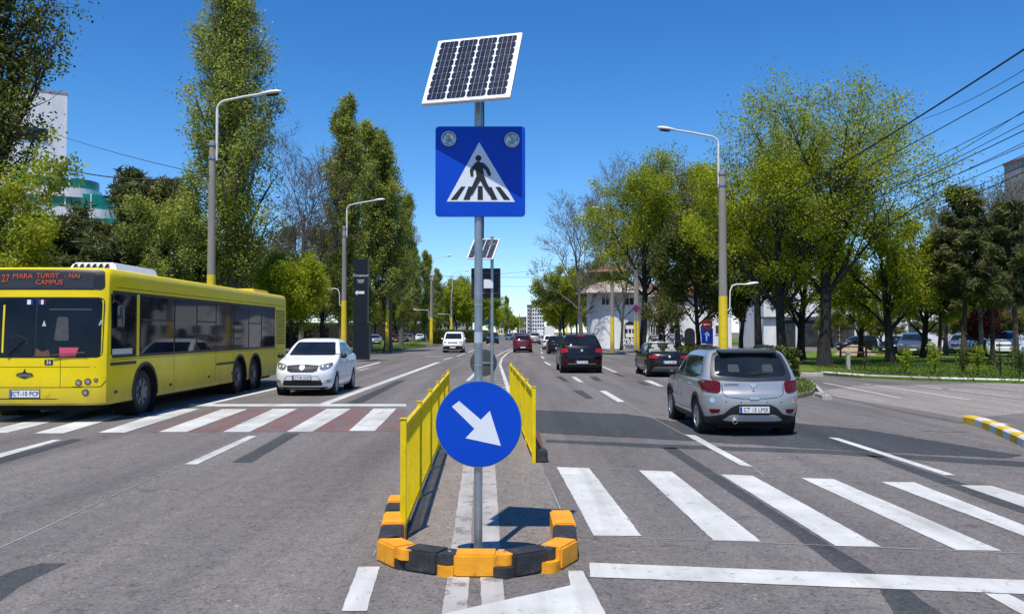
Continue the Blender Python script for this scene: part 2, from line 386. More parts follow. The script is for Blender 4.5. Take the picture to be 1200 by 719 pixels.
# lane markings
w = MB()
for q in ([(560,83),(1190,83),(1190,90),(548,90)], [(540,260),(577,260),(752,177),(728,177)],
          [(-60,258),(0,228),(155,188),(180,188),(0,240),(-60,274)], [(1000,690),(1075,690),(1113,560),(1050,560)]):
    gsheet(w, Z1(q), .0125)
gsheet(w, [(374,473.2),(386,473.2),(517,424.3),(511,424.3)], .016)
gsheet(w, [(226,476),(236,476),(335,453.5),(329,453)], .016)
gsheet(w, [(345,449.5),(351,449.5),(447,424.6),(443,424.3)], .012)
for q in ([(110,470),(1500,526),(1500,561),(110,506)], [(348,148),(375,150),(520,229),(490,226)], [(708,155),(735,157),(1028,250),(1000,250)],
          [(133,38),(150,38),(198,66),(180,66)], [(62,2),(75,3),(95,17),(80,15)], [(245,12),(262,12),(297,27),(280,26)]):
    gsheet(w, Z2(q), .0125)
gsheet(w, Z2([(1100,547),(1160,549),(1310,620),(1230,620)]), .0125)
gsheet(w, [(668.5,686),(666,669),(683,669),(706,712),(712,724),(500,724),(556,711)], .0125)
for q in ([(684,447),(669.6,441.2)], ):
    pass
for (x0,y0,x1,y1) in ((645,427.8,638.5,423.6),(637.5,420,634.5,417.2),(635.5,414,634.2,412),(635,409.6,634.4,408),(635.2,406,635,404.6),(636,402.4,636.2,401.2),(637,399.6,637.3,398.6),(722,436,705,429),(694,424,684,420),(677,417,670,414),
                      (520,421.5,530,418.6),(535,417.4,545,413.8),(549,412.6,556,409.6),(560,408,566,405.6),(571,404,576,402)):
    gline(w, [(x0,y0),(x1,y1)], .14, .0125)
gline(w, [(499,417.5),(519,417.5)], .5, .0125)
for p in ([(432,431),(420,434)],): gline(w, p, .14, .0125)
struct('lane_marking', w, MAT['paint'])
w = MB()
gsheet(w, [(517,724),(547,724),(550,676),(556,545),(568,470),(563,470),(543,545),(524,676)], .012)
gsheet(w, [(565,724),(593,724),(589,676),(580,545),(577,470),(573,470),(566,545),(563,676)], .012)
struct('median_line', w, MAT['paint_old'])
w = MB()
gline(w, [(603.8,408.5),(594,414),(588,420),(586,427),(591,442),(598,462),(607,487)], .13, .013)
gline(w, [(599.3,408.5),(590,412.5),(581,417.3),(572,424),(560,434),(548,446)], .13, .013)
for k in range(13):
    y = 425+k*2.35*(1+k*.02); t = (y-425)/32
    gline(w, [(577-20*t+3, y), (586.5+9*t-.5, y+.4)], .16, .012)
struct('hatched_median_marking', w, MAT['paint'])
h = MB()
gline(h, [(-20,651),(187,556),(216,545)], .012, .0115); gline(h, [(437,652),(440,645)], .01, .0115)
gline(h, [Z2([(200,70)])[0], Z2([(350,150)])[0]], .012, .013); gline(h, [Z2([(520,230)])[0], Z2([(545,250)])[0]], .012, .013)
gline(h, [Z2([(0,255)])[0], Z2([(38,340)])[0]], .01, .0115); gline(h, [(690,547.5),(1200,573)], .01, .0115); gline(h, [(700,628),(1220,649)], .01, .0115)
gline(h, [(760,668.5),(790,668.5)], .02, .0115)
struct('setting_out_line', h, MAT['hair'])
w = MB()
for p in ([Z4([(235,425)])[0], Z4([(560,490)])[0]], [Z4([(410,430)])[0], Z4([(855,498)])[0]], [Z4([(620,436)])[0], Z4([(1060,488)])[0]], [Z4([(390,432)])[0], Z4([(1100,470)])[0]],
          [Z4([(900,585)])[0], Z4([(1010,600)])[0]]):
    gline(w, p, .13, .0125)
struct('side_road_marking', w, MAT['paint_worn'])
w = MB(); gsheet(w, [(-40,480),(24,478),(10,487),(-40,495)], .0125); struct('yellow_bus_stop_marking', w, MAT['yel_paint'])
w = MB(); P = Z4([(205,465),(300,487),(400,508),(520,535),(640,560),(820,592)]); gline(w, P, .05, .005)
gline(w, [(x, y+1.3) for x, y in P], .025, .005); gline(w, Z4([(650,628),(760,632),(850,631)]), .04, .006)
struct('road_joint', w, MAT['tar'])
w = MB(); w.sheet(gp([(484,642),(520,655),(640,650),(664,625),(640,560),(618,480),(602,452),(530,452),(522,500)]), .003); struct('island_surface', w, asphalt('island_asphalt', .22, (1.1, .97, .86)))
# raised lawns, pavements
def raised(name, pts, h, mat, side=None):
    pts = [Vector((p[0], p[1], 0)) for p in pts]
    m = MB(); m.prism(pts, (0, 0, h)); o = m.build(name, mat); return tag(o, kind='structure')
def kerb(name, P, w=.16, h=.13, mats=None, seg=1.0, z0=0, gap=.012):
    """row of kerb stones along a polyline, cut to stones of length seg; joints left open"""
    P = [Vector((p[0], p[1], 0)) for p in P]
    pts = [P[0]]; acc = 0
    dense = []
    for a, b in zip(P, P[1:]):
        n = max(1, int((b-a).length/.05))
        dense += [a.lerp(b, i/n) for i in range(n)]
    dense.append(P[-1]); stones = []; cur = [dense[0]]; l = 0
    for a, b in zip(dense, dense[1:]):
        l += (b-a).length; cur.append(b)
        if l >= seg: stones.append((cur[0], cur[-1])); cur = [b]; l = 0
    if len(cur) > 1: stones.append((cur[0], cur[-1]))
    m = MB()
    for i, (a, b) in enumerate(stones):
        d = (b-a).normalized(); n = Vector((-d.y, d.x, 0)); a2 = a+d*gap; b2 = b-d*gap
        prof = [(0, z0), (0, h-.03), (.03, h), (w-.02, h), (w, h-.02), (w, z0)]
        vs = [a2+n*u+Vector((0, 0, v)) for u, v in prof]+[b2+n*u+Vector((0, 0, v)) for u, v in prof]; k = len(prof)
        fs = [tuple(range(k))[::-1], tuple(range(k, 2*k))]+[(j, (j+1) % k, (j+1) % k+k, j+k) for j in range(k)]
        m.add(vs, fs, i % 2 if len(mats) > 1 else 0)
    return tag(m.build(name, mats), kind='structure')
# park lawn on the right
park = gp([(957,438.5),(1010,443),(1100,446.5),(1200,449.5)]) + [Vector((30, 29.5, 0)), Vector((70, 27, 0)), Vector((75, 78, 0)), Vector((28, 78, 0)), Vector((20, 60, 0)), Vector((14.5, 42, 0))]
raised('lawn', park, .09, MAT['grass'])
kerb('lawn_kerb', [park[0]+Vector((-.3, 2.2, 0))]+park[:6], .2, .14, [MAT['kerbstone'], MAT['kwhite']], 2.6)
raised('park_path', [(14.6, 45), (19.6, 60), (27, 78.5), (80, 78.5), (80, 84), (14, 84), (13, 62)], .07, MAT['asph_light'])
islet = gp([(915,449),(935,447),(950,450),(956,458),(952,463),(935,467),(915,465)])
raised('verge_islet', islet, .10, MAT['dirt'])
kerb('islet_kerb', gp([(955,464),(970,468.5),(962,458),(952,449),(935,446)]), .12, .11, [MAT['kerbstone']], 1.2)
# pavement and verge along the right-hand road edge
raised('pavement', [(8.9, 34), (14.3, 34), (14.0, 60), (13.5, 400), (9.3, 400), (8.9, 60)], .12, MAT['asph_light'])
kerb('pavement_kerb', [(8.85, 400), (8.72, 200), (8.72, 34), (9.5, 33.2), (12, 33)][::-1], .15, .14, [MAT['kerbstone']], 3)
raised('road_verge', [(9.3, 34.2), (14.2, 34.2), (13.6, 57), (9.3, 57)], .15, MAT['grass'])
o = None
raised('villa_garden', [(14.1, 61), (40, 85), (60, 86), (60, 120), (13.6, 120)], .10, MAT['dirt'])
# left verge round the totem, and beyond
lv = gp([(335,431),(415,414.8),(470,409.5),(520,404.6),(533,402.4)])+[Vector((-10.6, 134, 0)), Vector((-13, 118, 0)), Vector((-14.0, 76, 0)), Vector((-14.5, 60, 0)), Vector((-22, 40, 0)), Vector((-60, 40, 0)), Vector((-60, 27, 0)), Vector((-10.8, 27, 0))]
raised('verge', lv, .10, MAT['grass'])
kerb('verge_kerb', [Vector((-10.65, 27, 0))]+lv[:6], .18, .13, [MAT['kerbstone']], 3)
raised('pavement', [(-24, 40.2), (-60, 40.2), (-60, 64), (-24, 64)], .06, MAT['asph_light'])
raised('lawn', [(-60, 92), (-17, 92), (-13, 160), (-13, 420), (-60, 420)], .08, MAT['grass'])
raised('far_verge', [(-11, 152), (-8.6, 160), (-6.5, 420), (-12.5, 420), (-12.4, 160)], .12, MAT['grass'])
raised('lawn', [(13.8, 121), (60, 121), (60, 420), (13.8, 420)], .08, MAT['grass'])
# grass blades where the lawns are seen close enough
def tufts(name, poly, n, hgt, z, seed, mat):
    rng = np.random.default_rng(seed); P = np.array([[p[0], p[1]] for p in poly]); lo = P.min(0); hi = P.max(0)
    c = rng.uniform(lo, hi, (n*3, 2)); ins = np.zeros(len(c), bool)
    j = len(P)-1
    for i in range(len(P)):
        a, b = P[i], P[j]
        cond = ((a[1] > c[:, 1]) != (b[1] > c[:, 1])) & (c[:, 0] < (b[0]-a[0])*(c[:, 1]-a[1])/(b[1]-a[1]+1e-9)+a[0])
        ins ^= cond; j = i
    c = c[ins][:n]; n = len(c)
    th = rng.uniform(0, 2*PI, n); hh = hgt*rng.uniform(.4, 1.3, n); w = .03
    v = np.zeros((n, 3, 3)); v[:, 0, :2] = c+np.stack([np.cos(th), np.sin(th)], 1)*w; v[:, 1, :2] = c-np.stack([np.cos(th), np.sin(th)], 1)*w
    v[:, 2, :2] = c+rng.normal(0, .04, (n, 2)); v[:, :2, 2] = z; v[:, 2, 2] = z+hh
    o = np_mesh(name, v.reshape(-1, 3), 3, mat); tag(o, kind='stuff'); o['label'] = 'short spring grass on the lawn'; o['category'] = 'grass'; return o
def np_mesh(name, v, k, mat, parent=None):
    nf = len(v)//k; me = bpy.data.meshes.new(name)
    me.vertices.add(len(v)); me.vertices.foreach_set('co', v.astype(np.float32).ravel())
    me.loops.add(len(v)); me.loops.foreach_set('vertex_index', np.arange(len(v), dtype=np.int32))
    me.polygons.add(nf); me.polygons.foreach_set('loop_start', np.arange(0, len(v), k, dtype=np.int32))
    me.update(calc_edges=True); me.materials.append(mat)
    o = bpy.data.objects.new(name, me); COL.objects.link(o)
    if parent: o.parent = parent
    return o
o = tufts('grass', park[:4]+[Vector((30, 30, 0)), Vector((40, 50, 0)), Vector((20, 52, 0)), Vector((14.5, 42, 0))], 42000, .11, .09, 1, MAT['blade']); o['label'] = 'short spring grass of the park lawn behind the pale kerb'
o = tufts('grass', [(-11, 40), (-16, 44), (-14.2, 75), (-13, 115), (-9.5, 100), (-10.4, 60)], 9000, .12, .10, 2, MAT['blade']); o['label'] = 'short grass of the verge around the dark totem'
o = tufts('grass', islet, 500, .12, .10, 3, MAT['blade']); o['label'] = 'scruffy grass on the small islet by the silver car'
# yellow and white kerb
kerb('painted_kerb', gp([(1130,503.5),(1128,495.5),(1140,498),(1158,504.5),(1178,514),(1202,525.5),(1260,556),(1400,640)])[1:], .2, .15, [MAT['kyel'], MAT['kwhite']], .42, gap=.004)
# dirt line below the median and wheel-blown grit
# ------------------------------------------------------------------ signs on the traffic island
def beacon_sign(name, label, loc, front=True, rz=0):
    t = thing(name, label, 'traffic sign', loc, rz)
    MB().tube([(0, 0, 0), (0, 0, 3.62)], .031, 20).build('pole', MAT['galv'], t, 40)
    m = MB().lathe([(0, .10), (.012, .10), (.018, .05), (.05, .036), (.05, .03)], 'z', 20); m.build('base_flange', MAT['galv'], t, 40)
    return t
def rrect(x0, z0, x1, z1, r, n=6):
    out = []
    for cx, cz, a0 in ((x1-r, z1-r, 0), (x0+r, z1-r, 90), (x0+r, z0+r, 180), (x1-r, z0+r, 270)):
        for k in range(n+1):
            a = math.radians(a0+90*k/n); out.append((cx+r*math.cos(a), cz+r*math.sin(a)))
    return out
def xz(pts, y): return [(p[0], y, p[1]) for p in pts]
def solar_panel(parent, C, u, v, w, h, nm='solar_panel'):
    """C centre, u,v unit vectors in the panel plane (right, up), normal = towards the viewer side"""
    n = u.cross(v)
    def P(a, b, c): return C+u*a+v*b+n*c
    m = MB(); m.prism([P(-w/2, -h/2, 0), P(w/2, -h/2, 0), P(w/2, h/2, 0), P(-w/2, h/2, 0)], -n*.03)
    fr = m.build(nm, MAT['alu'], parent, bevel=.004)
    m = MB(); e = .022; m.prism([P(-w/2+e, -h/2+e, .001), P(w/2-e, -h/2+e, .001), P(w/2-e, h/2-e, .001), P(-w/2+e, h/2-e, .001)], n*.001)
    bs = m.build('backsheet', MAT['sign_white'], fr)
    m = MB(); W = w-2*e-.012; H = h-2*e-.012; nx, ny = 4, 9
    for i in range(nx):
        for j in range(ny):
            x0 = -W/2+W*i/nx+.0045; x1 = -W/2+W*(i+1)/nx-.0045; z0 = -H/2+H*j/ny+.0018; z1 = -H/2+H*(j+1)/ny-.0018
            c = .012; sub = 4
            for q in range(sub):
                a = x0+(x1-x0)*q/sub+.001; b = x0+(x1-x0)*(q+1)/sub-.001
                pts = [(a, z0), (b, z0), (b, z1), (a, z1)]
                if q == 0: pts = [(a+c, z0), (b, z0), (b, z1), (a+c, z1), (a, z1-c), (a, z0+c)]
                if q == sub-1: pts = [(a, z0), (b-c, z0), (b, z0+c), (b, z1-c), (b-c, z1), (a, z1)]
                m.prism([P(x, z, .003) for x, z in pts], n*.0008)
    m.build('solar_cell', MAT['cell'], fr)
    return fr
PY = 6.4; S = PY/1000*1.0
base = at(560.5, 500, PY)
t = beacon_sign('crossing_sign', 'solar-powered blue pedestrian crossing sign above a blue arrow disc on the nearest grey pole', (base.x, PY, 0))
def loc(px, py, dy=0): 
    p = at(px, py, PY+dy); return p-Vector((base.x, PY, 0))
# square sign
a = loc(510, 253.5, -.05); b = loc(615.5, 148, -.05)
x0, z0, x1, z1 = a.x, a.z, b.x, b.z; ys = -.045
sq = MB().prism(xz(rrect(x0, z0, x1, z1, .028), ys), (0, .028, 0)).build('square_sign', MAT['sign_blue'], t, 30)
cx = (x0+x1)/2
def sqp(px, py): p = loc(px, py, -.05); return (p.x, p.z)
tri = [sqp(561.5, 166.5), sqp(523.5, 236), sqp(603.5, 236.5)]
MB().prism(xz(tri, ys-.001), (0, -.001, 0)).build('white_triangle', MAT['sign_white'], sq)
m = MB()
for q in ([(540.5,218.5),(545.5,218.5),(535.5,234),(528,234)], [(549,218.5),(554,218.5),(550.5,234),(543,234)], [(560,218),(565.5,218),(566,234),(559.5,234)],
          [(571,219),(576,219),(583,234),(576,234)], [(580.5,219),(586,219),(598,234),(590.5,234)]):
    m.prism(xz([sqp(*p) for p in q], ys-.003), (0, -.001, 0))
def limb(pts, rs, k=0):
    P = [Vector(sqp(*p)) for p in pts]; rs = [r*.0064 for r in rs]
    for j, ((p, r), (q, s)) in enumerate(zip(zip(P, rs), list(zip(P, rs))[1:])):
        d = (q-p).normalized(); n = Vector((-d.y, d.x)); yy = ys-.0034-.0003*(k+j)
        poly = []
        for c in range(7):
            a = PI/2+PI*c/6; poly.append(p+(d*math.cos(a)+n*math.sin(a))*r)
        for c in range(7):
            a = -PI/2+PI*c/6; poly.append(q+(d*math.cos(a)+n*math.sin(a))*s)
        m.prism(xz(poly, yy), (0, -.001, 0))
hc = Vector(sqp(560.6, 185.3)); m.prism(xz([(hc.x+.0225*math.cos(2*PI*k/20), hc.y+.0225*math.sin(2*PI*k/20)) for k in range(20)], ys-.0034), (0, -.001, 0))
limb([(560.5,193.5),(562,200),(563,208)], [4.5,4.6,4.2], 0)
limb([(558,193),(552.5,199.5),(553,205)], [2.2,2,1.8], 3); limb([(565.5,193),(571,198.5),(573.5,204.5)], [2.4,2.1,1.9], 6)
limb([(561.5,207),(557,216),(552,226.5)], [3,2.6,2], 9); limb([(564.5,207),(568.5,216),(574.5,226)], [3,2.6,2], 12)
m.build('walking_figure', MAT['sign_black'], sq)
for px, py in ((526, 163), (600, 164.5)):
    c = loc(px, py, -.05)
    o = MB().lathe([(ys-.002, .0), (ys-.012, .0), (ys-.020, .03), (ys-.022, .042), (ys-.018, .048), (ys-.002, .050)], 'y', 24, (c.x, 0, c.z)).build('flashing_lamp', MAT['lamp_w'], sq, 60)
    MB().lathe([(ys-.003, .049), (ys-.022, .050), (ys-.022, .056), (ys-.003, .057)], 'y', 24, (c.x, 0, c.z)).build('lamp_ring', MAT['chrome'], sq, 40)
# arrow disc
c = loc(561, 496.5, -.05); R = .315
ds = MB().lathe([(ys+.02, 0), (ys+.02, R), (ys, R), (ys-.004, R-.004), (ys-.004, 0)], 'y', 72, (c.x, 0, c.z)).build('arrow_disc', MAT['sign_blue'], t, 30)
MB().lathe([(ys+.014, R+.001), (ys-.003, R+.001), (ys-.003, R+.006), (ys+.014, R+.006)], 'y', 72, (c.x, 0, c.z), closed=True).build('disc_rim', MAT['galv'], ds, 40)
aw = [(529.5,476),(538,469.5),(563.5,491.5),(574,481),(587,522),(545.5,513),(556,502)]
MB().prism(xz([sqp(*p) for p in aw], ys-.0055), (0, -.001, 0)).build('white_arrow', MAT['sign_white'], ds)
for zz in (z0+.12, z1-.12, c.z):
    MB().box(-.06, -.02, zz-.015, .06, -.034-.0, zz+.015).build('clamp', MAT['galv'], t, bevel=.003)
MB().tube([(.036, -.01, 3.5), (.04, -.02, 3.1), (.036, -.012, 2.4)], .006, 6).build('cable', MAT['black'], t)
for zz in (1.45, 1.9): MB().lathe([(zz, .0325), (zz+.012, .0325)], 'z', 16).build('steel_band', MAT['steel'], t)
MB().lathe([(1.62, .0322), (1.70, .0322)], 'z', 20).build('sticker', MAT['alu'], t)
# solar panel
A = loc(498, 121.5, -.18); B = loc(603.5, 113, -.37); Tl = loc(508, 48.5, .17)
u = (B-A).normalized(); vv = (Tl-A); vv = (vv-u*vv.dot(u)); h = vv.length; v = vv.normalized(); w_ = (B-A).length
top = loc(611, 38, .1)
C = (A+B)/2+(Tl-A)*.5
# parallelogram is a perspective effect of a rectangular panel
solar_panel(t, C, u, v, w_*.985, h)
MB().tube([(0, 0, 3.6), (C.x, C.y+.05, C.z-.03)], .022, 12).box(C.x-.16, C.y+.03, C.z-.08, C.x+.16, C.y+.055, C.z-.05).build('panel_bracket', MAT['galv'], t)

# second post seen from behind at the far end of the island
P2Y = 20.5; b2 = at(577.5, 470, P2Y)
t2 = thing('crossing_sign', 'far sign post seen from behind, black square back and round plate under its solar panel', 'traffic sign', (b2.x-.02, P2Y, 0))
MB().tube([(0, 0, 0), (0, 0, 4.0)], .04, 14).build('pole', MAT['galv'], t2, 40)
MB().lathe([(0, .10), (.012, .10), (.018, .05), (.05, .036)], 'z', 16).build('base_flange', MAT['galv'], t2)
def loc2(px, py, dy=0): return at(px, py, P2Y+dy)-Vector((b2.x-.02, P2Y, 0))
a = loc2(552, 349); b = loc2(586.5, 314)
bx = MB().box(a.x, .05, a.z, b.x, .10, b.z).build('sign_back', MAT['sign_black'], t2, bevel=.01)
MB().box(a.x+.05, .02, a.z+.1, b.x-.05, .05, a.z+.14).build('back_rail', MAT['dgrey'], bx); MB().box(a.x+.05, .02, b.z-.14, b.x-.05, .05, b.z-.1).build('back_rail', MAT['dgrey'], bx)
a = loc2(567, 338); b = loc2(576.5, 327.5); MB().box(a.x, -.09, a.z, b.x+.03, -.04, b.z).build('control_box', MAT['white'], t2, bevel=.008)
c = loc2(566.5, 425); MB().lathe([(.02, 0), (.02, .32), (.035, .325), (.035, 0)], 'y', 40, (c.x, .04, c.z)).build('disc_back', MAT['dgrey'], t2, 30)
MB().box(c.x-.2, .035, c.z-.02, c.x+.26, .055, c.z+.02).build('disc_rail', MAT['galv'], t2)
A = loc2(548.5, 303, -.15); B = loc2(577, 303.5, -.36); Tl = loc2(556, 279.5, .26)
u = (B-A).normalized(); vv = Tl-A; vv = vv-u*vv.dot(u)
solar_panel(t2, (A+B)/2+(Tl-A)*.5, u, vv.normalized(), .68, vv.length)
MB().tube([(0, 0, 3.9), ((A.x+B.x)/2+.1, .05, A.z+.2)], .03, 8).build('panel_bracket', MAT['galv'], t2)

# ------------------------------------------------------------------ yellow fences of the island
def fence(label, a, b, npan, h=.93, base=None):
    a = Vector((a.x, a.y, 0)); b = Vector((b.x, b.y, 0)); L_ = (b-a).length; ang = math.atan2(b.y-a.y, b.x-a.x)
    t = thing('pedestrian_fence', label, 'fence', a, ang, group=None)
    for i in range(npan+1):
        x = L_*i/npan
        MB().box(x-.025, -.025, 0, x+.025, .025, h+.05).build('post', MAT['fence'], t, bevel=.004)
        MB().box(x-.032, -.032, h+.052, x+.032, .032, h+.062).build('post_cap', MAT['fence'], t, bevel=.003)
    for i in range(npan):
        xa = L_*i/npan+.03; xb = L_*(i+1)/npan-.03
        MB().box(xa, -.02, h-.03, xb, .02, h+.012).build('top_rail', MAT['fence'], t, bevel=.003)
        MB().box(xa, -.014, .075, xb, .014, .105).build('bottom_rail', MAT['fence'], t, bevel=.003)
        m = MB(); n = int((xb-xa)/.074)
        for k in range(n):
            x = xa+(k+.5)*(xb-xa)/n; m.box(x-.007, -.007, .045, x+.007, .007, h-.032)
        m.build('bar_infill', MAT['fence'], t)
    return t
la = G(472.5, 631); lb = at(525, 470, 15.9); lb.z = 0
fence('yellow railing on the left edge of the island, starting at the orange blocks', la, lb, 5)
ra = G(625.5, 542); rb_ = at(598.5, 440, 20.0)
fence('yellow railing on the right edge of the island, further from the orange blocks', ra, rb_, 5)
# loose rubber foot at the near end of the right railing
t = thing('rubber_foot', 'black rubber foot block at the near end of the right yellow railing', 'kerb block', G(627, 543)+Vector((.02, .12, 0)))
MB().box(-.02, -.04, 0, .15, .28, .15).build('block', MAT['brubber'], t, bevel=.02); MB().box(.0, .29, 0, .12, 2.6, .11).build('rail_base', MAT['wood'], t, bevel=.012)

# ------------------------------------------------------------------ orange and black rubber blocks
def barrier_block(label, p, q, mat, low=False, knob=True, flip=False, back=False):
    """one interlocking block from p to q with a round tongue past q"""
    p = Vector((p.x, p.y, 0)); q = Vector((q.x, q.y, 0)); L_ = (q-p).length; ang = math.atan2(q.y-p.y, q.x-p.x)
    t = thing('kerb_block', label, 'kerb block', p, ang, group='interlocking kerb blocks round the sign')
    hh = .16; w = .185; r = w/2
    mb = MB().prism([(.0, 0, 0), (L_, 0, 0), (L_+.0, w*.15, 0), (L_, w, 0), (0, w, 0), (.0, w*.8, 0)], (0, 0, hh))
    mb.build('block_body', mat, t, bevel=.014)
    if knob:
        z0, z1 = (.078, hh-.004) if not low else (0, .076)
        pts = [(L_+.002, .012, z0), (L_+.03, .008, z0)]+[(L_+.05+r*.80*math.cos(a), r+r*.92*math.sin(a), z0) for a in [(-PI/2+PI*k/10) for k in range(11)]]+[(L_+.03, w-.008, z0), (L_+.002, w-.012, z0)]
        MB().prism(pts, (0, 0, z1-z0)).build('tongue', mat, t, bevel=.010)
        if not low: MB().lathe([(hh-.003, 0), (hh+.004, .0), (hh+.004, .012), (hh-.003, .014)], 'z', 12, (L_+.05, r, 0)).build('bolt', MAT['steel'], t)
    if back:   # lower tongue that slides under the previous block's upper one
        pts = [(-.002, .010, .0), (-.03, .008, .0)]+[(-.055-r*.80*math.cos(a), r+r*.93*math.sin(a), .0) for a in [(-PI/2+PI*k/10) for k in range(11)]]+[(-.03, w-.008, .0), (-.002, w-.010, .0)]
        MB().prism(pts, (0, 0, .076)).build('lower_tongue', mat, t, bevel=.008)
    return t
def front_outline():
    return gp([(443.5,664),(474,668.5)]), None
OR, BK = MAT['orange'], MAT['brubber']
K = lambda x, y: G(x, y)
# front row, left to right
def BB(label, a, b, mat, tl=.115, **k):
    a = K(*a); b = K(*b); d = (b-a).normalized()
    barrier_block(label, a, b-d*tl, mat, **k)
BB('orange corner block at the front left of the island, before the yellow railing', (440.5,656), (472,671.5), OR, tl=.13)
BB('black block in the front row left of the middle orange one', (472.5,668.5), (531,677.5), BK, tl=.135, back=True)
BB('orange block in the middle of the front row below the blue arrow disc', (531.5,676.5), (604,677), OR, tl=.13, back=True)
BB('black block in the front row right of the middle orange one', (604,677), (658,667), BK, tl=.125, back=True)
BB('orange corner block at the front right of the island', (658,668), (679,655.5), OR, tl=.02, knob=False, back=True)
BB('black block behind the right corner block of the island', (676.5,655), (675,637), BK, tl=.02, knob=False)
BB('last orange block on the right side of the island, beside the sign shadow', (675,636), (669,618), OR, tl=.02, knob=False)
# left side going back outside the railing
BB('black block behind the left corner block, outside the railing', (446.5,637), (442,657), BK, tl=.02, knob=False)
BB('nearer orange block outside the left railing', (450,620.5), (447,636), OR, tl=.02, knob=False)
BB('further black block outside the left railing', (453,609), (450.5,619.5), BK, tl=.02, knob=False)
BB('furthest orange block outside the left railing', (456,599), (453.5,608), OR, tl=.02, knob=False)
for (a, b, la_) in (((440.5,659),(474,669),'lower black tongue'),):
    pass
# lower locking tongues of the neighbouring block are seen under the upper ones
def low_tongue(px, py, mat, label):
    p = G(px, py)
# ------------------------------------------------------------------ street lamps
def lamp_head(t, p, d, s=1.0):
    """cobra-head lantern; p end of arm, d unit direction"""
    d = Vector(d).normalized(); sd = Vector((-d.y, d.x, 0)).normalized(); up = Vector((0, 0, 1))
    rows = [(-.10, .05, .05), (.05, .10, .08), (.30, .16, .11), (.55, .15, .10), (.72, .07, .04)]
    vs = []; n = 10
    for a, w, h in rows:
        for k in range(n):
            th = 2*PI*k/n; vs.append(p+d*a*s+sd*w*s*math.cos(th)+up*(h*s*math.sin(th)*(1 if math.sin(th) > 0 else .6)+a*.12*s))
    fs = [(i*n+k, i*n+(k+1) % n, (i+1)*n+(k+1) % n, (i+1)*n+k) for i in range(4) for k in range(n)]+[tuple(range(n)), tuple(4*n+k for k in range(n))]
    o = MB().add(vs, fs).build('lantern', MAT['lampw'], t, 50)
    vs = [p+d*a*s+sd*w*s+up*(-.075+a*.12)*s for a, w in ((.15, -.1), (.15, .1), (.6, .09), (.6, -.09))]
    MB().prism(vs, (0, 0, -.03*s)).build('lens', MAT['glass'], o)
def street_lamp(label, x, Y, side, z_yel, zc, ztop, arm=1.9, rb=.17, rt=.12, low=None, ang=0, yel=True, group=None):
    """concrete pole with yellow foot, steel arm towards `side`"""
    t = thing('street_lamp', label, 'street lamp', (x, Y, 0), group=group)
    if yel: MB().tube([(0, 0, 0), (0, 0, z_yel)], [rb+.015, rb+.008-(rb-rt)*z_yel/zc], 20).build('painted_foot', MAT['poleyel'], t, 40)
    r0 = rb-(rb-rt)*z_yel/zc
    MB().tube([(0, 0, z_yel-.02), (0, 0, zc)], [r0, rt], 20).build('pole', MAT['concrete'], t, 40)
    dx = side*math.cos(ang); dy = -math.sin(ang)
    D = Vector((dx, dy, 0)); off = Vector((side*-.0+ .16*side, 0, 0))
    z1 = ztop-.15*arm-.36
    pts = [off+Vector((0, 0, min(zc-.75, z1-.5))), off+Vector((0, 0, z1-.02))]
    for k in range(7):
        a = k/6*PI/2*.90; pts.append(off+D*(.36*(1-math.cos(a)))+Vector((0, 0, z1+.36*math.sin(a))))
    e = pts[-1]; end = off+D*arm+Vector((0, 0, ztop)); pts += [e.lerp(end, .5)+Vector((0, 0, .02)), end]
    MB().tube(pts, [.05]*2+[.045]*(len(pts)-2), 10).build('arm', MAT['lampw'], t, 50)
    for z in (zc-.65, zc-.15): MB().lathe([(z-.05, rt+.012), (z+.05, rt+.012), (z+.05, rt+.035), (z-.05, rt+.035)], 'z', 16, closed=True).box(.08*side, -.04, z-.03, .2*side, .04, z+.03).build('clamp', MAT['galv'], t)
    lamp_head(t, end, D, 1.0)
    if low:
        sd2, lz, ll = low
        q = [Vector((sd2*.15, 0, lz-1.2)), Vector((sd2*.3, 0, lz-1.1)), Vector((sd2*.32, 0, lz-.3)), Vector((sd2*.42, 0, lz-.06)), Vector((sd2*.6, 0, lz)), Vector((sd2*ll, 0, lz))]
        MB().tube(q, .035, 8).build('lower_arm', MAT['lampw'], t, 50)
        lamp_head(t, q[-1], (sd2, 0, 0), .75)
    return t
zat = lambda py, Y: at(600, py, Y).z
def lamp_px(label, px, Y, side, y_yel, y_c, y_top, px_head, low=None, **k):
    x = at(px, 380, Y).x; arm = abs(at(px_head, 380, Y).x-x)-.5
    return street_lamp(label, x, Y, side, zat(y_yel, Y), zat(y_c, Y), zat(y_top, Y), arm=max(.8, arm), low=low, **k)
lamp_px('street lamp above the bus, concrete pole with its yellow foot hidden behind the bus', 247, 32, 1, 322, 165, 110, 316)
lamp_px('street lamp with tall yellow foot, between the white car and the dark totem', 403, 58, 1, 352, 265, 235, 444, low=(-1, zat(338, 58), 2.2), rb=.19, rt=.13)
lamp_px('street lamp with yellow foot by the verge left of the white van', 505.5, 108, 1, 372, 322, 300, 526, low=(-1, zat(363, 108), 1.8), rb=.22)
lamp_px('street lamp with yellow foot standing behind the white van', 529, 152, 1, 372, 338, 317, 547, low=(-1, zat(368, 152), 1.9), rb=.22)
lamp_px('distant yellow-footed street lamp just left of the sign poles', 546.5, 195, 1, 375, 345, 331, 557, low=(-1, zat(371, 195), 1.9), rb=.22)
lamp_px('street lamp right of the road with bright yellow foot behind the silver hatchback', 847.5, 38, -1, 347, 200, 152, 781, low=(1, zat(333, 38), 1.05), rb=.20, rt=.155)
lamp_px('street lamp with yellow foot in front of the white villa tower', 717.5, 71, -1, 371, 262, 244, 711, rb=.16)
